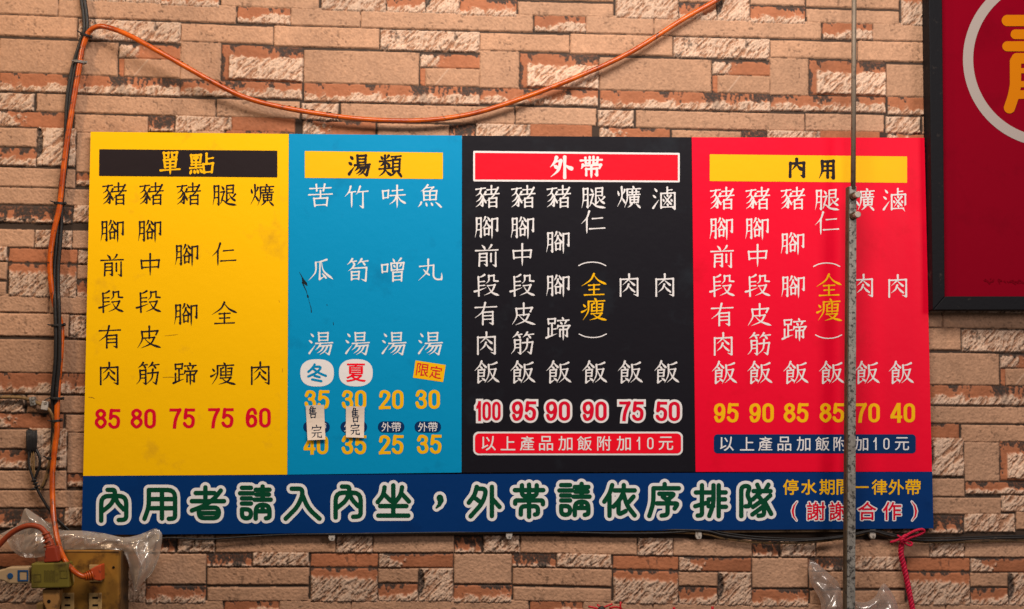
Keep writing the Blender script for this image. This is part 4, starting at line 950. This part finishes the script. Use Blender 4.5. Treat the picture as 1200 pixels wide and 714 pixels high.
# ------------------------------------------------------------------ outlet box and what is plugged in
MUS = mat('mustard_enamel', (0.33, 0.155, 0.022), 0.5, 0.25, stain=((0.075, 0.032, 0.009), 30, 0.50, 0.16), mix=((0.20, 0.085, 0.014), 18), bump=(120, 0.2, 0.001))
SID = mat('dark_enamel', (0.09, 0.045, 0.014), 0.6, 0.3, stain=((0.02, 0.012, 0.008), 45, 0.48, 0.15))  # darker enamel for the housing behind the cover and the rim line
CRM = mat('yellowed_plastic', (0.42, 0.26, 0.10), 0.5, 0.35, stain=((0.14, 0.07, 0.025), 70, 0.56, 0.12))
SLT = mat('slot_black', (0.008, 0.006, 0.005), 0.8, 0.1)
YO = -0.060
box = empty('outlet_box', P(105, 714, -.03)); tag(box, 'old mustard coloured outlet box with several sockets low on the wall', 'outlet box')
prism('cover', rect(68, 645.3, 139.5, 800), YO, YO + .013, MUS, box, bevel=.003, seg=3)
prism('housing', rect(69, 647, 139.5, 799), YO + .0135, -.001, SID, box, bevel=.002, seg=3, Yref=YO)
def socket(x, y, w, h):
    o = prism('receptacle', rect(x - w, y - h, x + w, y + h), YO - .0016, YO + .004, CRM, box, bevel=.0007)
    bm = bmesh.new()
    for dy in (-4.4, 4.4):
        prism_into(bm, rect(x - 3.2, y + dy - 1.1, x + 3.4, y + dy + 1.1), YO - .0020, YO - .0008, 0)
    link('slot', done(bm, 'slot'), SLT, o)
for x, y in ((112, 672), (79, 673), (111.5, 705), (79, 705), (111.5, 740), (79, 740)): socket(x, y, 7.6, 10)
prism('rim_line', rect(68.6, 646.4, 139, 647.4), YO - .0004, YO + .001, SID, box, bevel=0)
bm = bmesh.new(); c = P(133, 665, YO - .0002); tube_into(bm, [c, c + Vector((0, -.0010, 0))], [.0018, .0014], 10, 1)
link('screw', done(bm, 'screw'), SLT, box)
OLV = mat('olive_plastic', (0.155, 0.120, 0.018), 0.5, 0.25, stain=((0.055, 0.036, 0.010), 34, 0.50, 0.18), bump=(120, 0.2, 0.001))
ad = prism('plug_adapter', [(36, 660.5), (79.5, 659.5), (81, 689), (36, 690)], YO - .028, YO - .0025, OLV, bevel=.0022, seg=3)
tag(ad, 'olive green multi-way plug adapter on the left of the outlet box', 'plug adapter')
OLD = mat('olive_line', (0.10, 0.075, 0.012), 0.6, 0.3)
bm = bmesh.new()
for i in range(7): prism_into(bm, rect(52 + i * 1.9, 668 + (i % 2), 52.7 + i * 1.9, 682), YO - .0286, YO - .0272, 0)
link('vent_ribs', done(bm, 'vent_ribs'), OLD, ad)
for q in (rect(39, 673, 48, 682), rect(70, 668.5, 79, 678)):
    bm = bmesh.new()
    (x0, y0), _, (x1, y1), _ = q
    for r_ in (rect(x0, y0, x1, y0 + .7), rect(x0, y1 - .7, x1, y1), rect(x0, y0 + .8, x0 + .7, y1 - .8), rect(x1 - .7, y0 + .8, x1, y1 - .8)): prism_into(bm, r_, YO - .0285, YO - .0272, 0)
    link('panel_line', done(bm, 'panel_line'), OLD, ad)
# orange plug standing in the top of the adapter
c2 = empty('extension_cord', P(66, 656, YO - .016)); tag(c2, 'dull orange cord arching in from the left edge into the olive adapter', 'extension cord')
tube('cable', pxpath([(-60, 700, -.05), (-25, 665, -.055), (-2, 640, -.060), (12, 626, -.064), (26, 618, -.068), (38, 616, -.071), (48, 619, -.073), (54.5, 626, -.075)]), .0038, ORD, c2, seg=14)
bm = bmesh.new(); pr_ = [P(53.5, 624.5, -.075), P(58, 636, -.076), P(60.5, 648, -.076)]
tube_into(bm, pr_, [.0046, .0060, .0068], 12, 4)
for i in range(5):
    t = i / 5; a = Vector(pr_[0]).lerp(pr_[2], t); b = a + (pr_[2] - pr_[0]) * .085
    tube_into(bm, [a, b], [.0058 + .0006 * i] * 2, 12, 1)
link('strain_relief', done(bm, 'strain_relief'), ORD, c2)
prism('plug_body', [(54, 641), (64.5, 640.5), (66.5, 648), (69, 658.5), (51, 659.8), (52, 650)], YO - .026, YO - .006, mat('dull_plug', (0.27, 0.030, 0.010), 0.5, 0.35, stain=((0.05, 0.015, 0.01), 70, 0.56, 0.12)), c2, bevel=.002, seg=3)
# beige plug with a blue window, from the left
BGE = mat('beige_plastic', (0.40, 0.27, 0.15), 0.5, 0.35, stain=((0.15, 0.09, 0.04), 60, 0.58, 0.15))
BLU = mat('blue_plastic', (0.015, 0.06, 0.16), 0.35, 0.4)
wp = prism('switch_plug', [(-4, 669), (4, 667.5), (9, 665), (34, 664.5), (34.5, 684), (10, 684.5), (4, 681), (-4, 679.5)], YO - .024, YO - .006, BGE, bevel=.002, seg=3)
tag(wp, 'beige plug with a blue window and blue button in the left of the adapter', 'plug')
bm = bmesh.new()
for r_ in (rect(20.6, 668.3, 33, 670), rect(20.6, 679.6, 33, 681.4), rect(20.6, 670.1, 23, 679.5), rect(31.4, 670.1, 33, 679.5)): prism_into(bm, r_, YO - .0248, YO - .0236, 0)
link('window_frame', done(bm, 'window_frame'), BLU, wp)
bm = bmesh.new(); c = P(12, 675, YO - .0238); tube_into(bm, [c, c + Vector((0, -.0012, 0))], [.0042, .0036], 16, 1); link('button', done(bm, 'button'), BLU, wp)
tube('cable', pxpath([(-4, 674, YO - .015), (-30, 676, YO - .014), (-80, 682, YO - .010)]), .0040, BGE, wp, seg=12)
# brown plug hanging below the adapter
bp_ = prism('plug', [(49, 691), (70, 691), (69, 704), (66, 713.5), (65.5, 740), (55, 740), (53.5, 714), (50, 706)], YO - .022, YO - .004, mat('brown_plastic', (0.32, 0.155, 0.045), 0.5, 0.35, stain=((0.10, 0.05, 0.02), 60, 0.57, 0.15)), bevel=.002, seg=3)
tag(bp_, 'brownish plug hanging from the underside of the olive adapter', 'plug')
bm = bmesh.new(); c = P(57.3, 705, YO - .0218); tube_into(bm, [c, c + Vector((0, -.0006, 0))], [.0026, .0024], 14, 1); link('screw_hole', done(bm, 'screw_hole'), SLT, bp_)
ou = prism('small_socket', rect(42.5, 707, 51, 760), -.022, -.001, CRM, bevel=.0015); tag(ou, 'small yellowed plastic block on the wall under the adapter', 'block')

# ------------------------------------------------------------------ clips, cables and cord under the board
def clip(x, y, tilt):
    c, s = math.cos(R(tilt)), math.sin(R(tilt))
    q = [(x + a * c - b * s, y + a * s + b * c) for a, b in ((-3.6, -6), (3.6, -6), (3.8, 2), (2.6, 5.2), (-2.2, 5.2), (-3.8, 2))]
    return prism('hanging_clip', q, -.0116, -.0020, NYL, bevel=.0009)
clips = []
for x, y, t_, lab in ((388.7, 629, 0, 'white clip under the board, nearest to the mustard outlet box'), (597, 627, 7, 'tilted white clip under the comma of the green writing'),
                      (819.3, 627, -3, 'white clip where the dark cables first drop below the board'), (1023.6, 626.5, 0, 'white clip between the steel post and the red twine')):
    if not clips:
        o = clip(x, y, t_); bm = bmesh.new(); c = P(x + .6, y + 2, -.0114); tube_into(bm, [c, c + Vector((0, -.0012, 0))], [.0014, .0011], 8, 1); link('nail_head', done(bm, 'nail_head'), GRY, o)
    else:
        o = clips[0].copy(); COL.objects.link(o); o.location = clips[0].location + (P(x, y, -.014) - P(388.7, 629, -.014)); o.rotation_euler = (0, R(t_), 0)
        for ch in clips[0].children:
            d = ch.copy(); COL.objects.link(d); d.parent = o
    tag(o, lab, 'clip', 'white clips along the lower edge of the board'); clips.append(o)
RC = [(700, 619, -.010), (760, 620.5, -.011), (823, 622, -.012), (847, 627, -.013), (880, 631.5, -.013), (905, 633, -.014), (940, 633.5, -.014), (975, 631, -.013), (1004, 626, -.012), (1022, 622.5, -.012), (1039, 626.5, -.012), (1068, 632.5, -.012), (1104, 633.5, -.011), (1160, 631, -.010), (1290, 628, -.010)]
lc = empty('sagging_cable', P(930, 633, -.01)); tag(lc, 'two thin dark cables sagging below the right half of the board', 'cable')
tube('cable', pxpath(RC), .0017, BLC, lc, seg=8)
tube('cable', pxpath([(a, b + 2.6 + 1.2 * math.sin(a / 60), c + .003) for a, b, c in RC]), .0016, TAN, lc, seg=8)
tube('cable', pxpath([(a, b - 2.2 + .8 * math.sin(a / 37), c + .002) for a, b, c in RC]), .0011, BLC, lc, seg=8)
l2 = tube('thin_cable', pxpath([(150, 637, -.009), (195, 630.5, -.010), (240, 632, -.011), (290, 629, -.011), (340, 626.5, -.011), (420, 625.6, -.012), (520, 624.2, -.012), (640, 623.4, -.012), (720, 625.2, -.012), (780, 624.5, -.012), (815, 621.5, -.011), (840, 616, -.010)]), .0014, BLC, seg=8)
tag(l2, 'single thin black cable under the left half of the board', 'cable')

CRD = mat('red_twine', (0.64, 0.005, 0.050), 0.5, 0.35, mix=((0.46, 0.004, 0.034), 150), bump=(500, 0.4, 0.001))
def rope_into(bm, pts, r, turns, n=10):
    base = smooth_path([tuple(p_) for p_ in pts], n); t = np.gradient(base, axis=0); t /= np.linalg.norm(t, axis=1)[:, None]
    sdir = np.cross(t, [0, 1.0, 0]); sdir /= np.linalg.norm(sdir, axis=1)[:, None] + 1e-9; bdir = np.cross(t, sdir)
    L = np.r_[0, np.cumsum(np.linalg.norm(np.diff(base, axis=0), axis=1))]
    for k in range(3):
        a = L / L[-1] * turns * 2 * math.pi + k * 2 * math.pi / 3
        tube_into(bm, base + r * .55 * (np.cos(a)[:, None] * sdir + np.sin(a)[:, None] * bdir), r * .62, 7, 1)
rp = empty('red_twine', P(1058, 633, -.015)); tag(rp, 'red twisted twine tied in a bow round the dark cables under the board', 'twine')
bm = bmesh.new(); rope_into(bm, pxpath([(1057.5, 631, -.017), (1055.8, 648, -.014), (1059.2, 664, -.012), (1063.3, 683, -.012), (1068.8, 711, -.012), (1076, 750, -.012), (1082, 790, -.012)]), .0038, 13, 14); link('hanging_end', done(bm, 'hanging_end'), CRD, rp)
bm = bmesh.new()
rope_into(bm, pxpath([(1058, 632, -.019), (1064, 626.5, -.022), (1073, 622, -.024), (1081, 620.6, -.022), (1082.6, 623.4, -.020), (1076, 627, -.020), (1067, 630, -.020), (1059, 634, -.019)]), .0019, 8, 8)
link('bow_loop', done(bm, 'bow_loop'), CRD, rp)
bm = bmesh.new(); rope_into(bm, pxpath([(1058, 634, -.019), (1063, 638.5, -.020), (1067.5, 639.5, -.018), (1068.6, 636.5, -.017), (1063, 634, -.018), (1058.5, 632, -.019)]), .0014, 5, 8); link('bow_loop', done(bm, 'bow_loop'), CRD, rp)
bm = bmesh.new(); rope_into(bm, pxpath([(1059, 631, -.019), (1053, 632.5, -.020), (1047.5, 634.5, -.019), (1043.5, 635.5, -.016)]), .0016, 3, 8); rope_into(bm, pxpath([(1057, 632, -.019), (1053.5, 628.6, -.019), (1052, 627.6, -.016)]), .0014, 2, 8); link('loose_end', done(bm, 'loose_end'), CRD, rp)
bm = bmesh.new(); rope_into(bm, pxpath([(1061.5, 627.5, -.020), (1058.5, 630, -.024), (1056.5, 634, -.023), (1058.5, 637.5, -.018)]), .0024, 2, 8); rope_into(bm, pxpath([(1055.4, 630, -.018), (1058.6, 632.6, -.0235), (1061.6, 634.2, -.018)]), .0022, 2, 8); link('knot', done(bm, 'knot'), CRD, rp)

# red ties poking up at the lower edge of the picture
REDP = mat('red_plastic', (0.50, 0.006, 0.012), 0.4, 0.4)
def tip(pts, r=.0016, name='red_tie'):
    bm = bmesh.new()
    for q in pts: tube_into(bm, pxpath(q), [r, r * .9, r * .7], 7, 4)
    return done(bm, name)
o = link('red_tie', tip([[(689.5, 711, -.02), (697, 712.5, -.022), (705, 716, -.022)], [(717.5, 708, -.02), (711, 710.5, -.022), (703, 714, -.022)], [(727.5, 705.5, -.02), (727, 711, -.022), (729, 722, -.02)], [(714, 713, -.02), (722, 711.5, -.022), (729, 714, -.02)], [(700, 709, -.02), (703, 711, -.022), (708, 716, -.022)]]), REDP)
tag(o, 'frayed red ribbon tie with a dark core at the bottom edge below the board', 'ribbon tie')
bm = bmesh.new(); bmesh.ops.create_uvsphere(bm, u_segments=14, v_segments=10, radius=.0058, matrix=Matrix.Translation(P(705, 715, -.024)) @ Matrix.Diagonal((1, .8, 1, 1))); link('dark_core', done(bm, 'dark_core'), BLC, o)
for x, y, lab in ((789.7, 711.5, 'red ribbon tip at the bottom edge, nearer to the frayed red tie'), (834.8, 711, 'red ribbon tip at the bottom edge, nearer to the steel post')):
    tag(link('red_tie', tip([[(x, y, -.02), (x + .4, y + 6, -.021), (x + 1, y + 30, -.02)]], .0021), REDP), lab, 'ribbon tie', 'red ribbon tips at the bottom edge')

# ------------------------------------------------------------------ plastic bags
def plastic(name, tint, clear):
    m = bpy.data.materials.new(name); m.use_nodes = True; nt = m.node_tree; nt.nodes.clear()
    out = nt.nodes.new('ShaderNodeOutputMaterial'); tr = nt.nodes.new('ShaderNodeBsdfTransparent'); tr.inputs[0].default_value = (0.93, 0.91, 0.89, 1)
    df = nt.nodes.new('ShaderNodeBsdfDiffuse'); df.inputs[0].default_value = (*tint, 1)
    gl = nt.nodes.new('ShaderNodeBsdfGlossy'); gl.inputs['Roughness'].default_value = 0.24; gl.inputs[0].default_value = (0.95, 0.92, 0.88, 1)
    tl = nt.nodes.new('ShaderNodeBsdfTranslucent'); tl.inputs[0].default_value = (*tint, 1)
    lw = nt.nodes.new('ShaderNodeLayerWeight'); lw.inputs[0].default_value = 0.35
    a = nt.nodes.new('ShaderNodeMixShader'); a.inputs[0].default_value = 0.35; nt.links.new(df.outputs[0], a.inputs[1]); nt.links.new(tl.outputs[0], a.inputs[2])
    b = nt.nodes.new('ShaderNodeMixShader'); mr = nt.nodes.new('ShaderNodeMapRange'); mr.inputs[3].default_value = 1 - clear; mr.inputs[4].default_value = min(1.0, 1.35 - clear); nt.links.new(lw.outputs['Facing'], mr.inputs[0])
    nt.links.new(mr.outputs[0], b.inputs[0]); nt.links.new(tr.outputs[0], b.inputs[1]); nt.links.new(a.outputs[0], b.inputs[2])
    c = nt.nodes.new('ShaderNodeMixShader'); m2 = nt.nodes.new('ShaderNodeMapRange'); m2.inputs[3].default_value = 0.15; m2.inputs[4].default_value = 0.7; nt.links.new(lw.outputs['Fresnel'], m2.inputs[0])
    nt.links.new(m2.outputs[0], c.inputs[0]); nt.links.new(b.outputs[0], c.inputs[1]); nt.links.new(gl.outputs[0], c.inputs[2]); nt.links.new(c.outputs[0], out.inputs[0])
    return m

def crumple(name, poly, Y0, bulge, amp, seed, material, label, thick=.006, step=0.9):
    p = np.array(smooth_path(list(poly) + [poly[0]], 3)[:-1]); lo, hi = p.min(0) - 2, p.max(0) + 2
    xs = np.arange(lo[0], hi[0], step); ys = np.arange(lo[1], hi[1], step); X, Y = np.meshgrid(xs, ys)
    d = np.full(X.shape, 1e9); ins = np.zeros(X.shape, bool); nxp = np.zeros(X.shape); nyp = np.zeros(X.shape)
    for (ax, ay), (bx, by) in zip(p, np.roll(p, -1, 0)):
        dx, dy = bx - ax, by - ay; t = np.clip(((X - ax) * dx + (Y - ay) * dy) / (dx * dx + dy * dy + 1e-9), 0, 1)
        qx, qy = ax + t * dx, ay + t * dy; dd = np.hypot(X - qx, Y - qy); m = dd < d
        d[m] = dd[m]; nxp[m] = qx[m]; nyp[m] = qy[m]
        c = ((ay > Y) != (by > Y)) & (X < (bx - ax) * (Y - ay) / (by - ay + 1e-12) + ax); ins ^= c
    keep = ins | (d < step * 1.2)
    X = np.where(ins, X, nxp); Y = np.where(ins, Y, nyp); d = np.where(ins, d, 0)
    rng = np.random.RandomState(seed); h = 0; tot = 0
    wx = 5 * np.sin(X / 11 + rng.rand() * 6) + 3 * np.sin(Y / 7 + rng.rand() * 6); wy = 5 * np.sin(Y / 13 + rng.rand() * 6) + 3 * np.sin(X / 8 + rng.rand() * 6)
    for k in range(6):
        a = rng.rand() * math.pi; lam = rng.uniform(26, 52) if k < 4 else rng.uniform(12, 20)
        ph = ((X + wx) * math.cos(a) + (Y + wy) * math.sin(a)) / lam + rng.rand() * 5
        tri = np.abs((ph % 1) - .5) * 2; wgt = (lam / 30) * (1.0 if k < 4 else 0.45); h = h + wgt * tri; tot += wgt
    h = h / tot
    env = np.clip(d / 9, 0, 1); env = env * (2 - env)
    Yf = Y0 - bulge * env - amp * (h - .5) * (0.35 + 0.65 * env)
    Yk = np.minimum(Y0 + thick * env * .5 + .25 * amp * (h - .5), -0.0075)
    Yf = np.minimum(Yf, Yk - .0003)
    ny, nx = X.shape; idx = -np.ones(X.shape, int); vs = []; fs = []
    ii = np.nonzero(keep); idx[ii] = np.arange(len(ii[0])); n = len(ii[0])
    fr = unproj(X[ii], Y[ii], Yf[ii]); bk = unproj(X[ii], Y[ii], Yk[ii])
    for j in range(ny - 1):
        for i in range(nx - 1):
            q = (idx[j, i], idx[j + 1, i], idx[j + 1, i + 1], idx[j, i + 1])
            if min(q) >= 0 and (ins[j, i] or ins[j + 1, i] or ins[j, i + 1] or ins[j + 1, i + 1]):
                fs.append(q); fs.append(tuple(k + n for k in q[::-1]))
    me = mesh_np(name, np.vstack([fr, bk]), fs, True)
    bm = bmesh.new(); bm.from_mesh(me); bmesh.ops.delete(bm, geom=[v for v in bm.verts if not v.link_faces], context='VERTS')
    bmesh.ops.remove_doubles(bm, verts=bm.verts, dist=1e-6); bm.to_mesh(me); bm.free(); me.shade_smooth()
    tag(link(name, me, material), label, 'plastic bag', 'clear plastic bags along the bottom')
PL1 = plastic('clear_film', (0.82, 0.71, 0.61), 0.71)
PL2 = plastic('thin_film', (0.78, 0.65, 0.58), 0.77)
crumple('plastic_bag', [(0, 626), (8, 622), (22, 614), (27, 600), (31, 596), (42, 603), (56, 612), (72, 621), (96, 622), (122, 625), (145, 630), (165, 626), (180, 619.5), (185, 620.5), (190, 626), (189, 640), (186, 655), (178, 672), (168, 682), (160, 693), (157, 690), (153, 672), (149, 656), (141, 646), (118, 643.5), (96, 644), (72, 646), (52, 652), (36, 654), (22, 651), (13, 643), (8, 633)],
        -.030, .016, .040, 3, PL1, 'crumpled clear plastic bag draped over the top of the mustard outlet box')
crumple('plastic_bag', [(948, 656.5), (953, 657.5), (960, 662), (971, 672), (981, 681), (985, 690), (987, 702), (991, 714), (994, 735), (992, 760), (968, 760), (963, 735), (962, 708), (957, 696), (950, 683), (947.5, 671)],
        -.016, .012, .030, 8, PL2, 'clear plastic bag with a pointed top, left of the steel post at the bottom')
crumple('plastic_bag', [(1001, 705), (1012, 706), (1019, 704), (1026, 699), (1030.5, 690), (1034, 685), (1037, 684.5), (1042, 690), (1047.5, 698), (1051, 707), (1054, 722), (1056, 760), (1030, 762), (1000, 760)],
        -.016, .012, .024, 12, PL2, 'pinkish clear plastic bag between the steel post and the red twine')
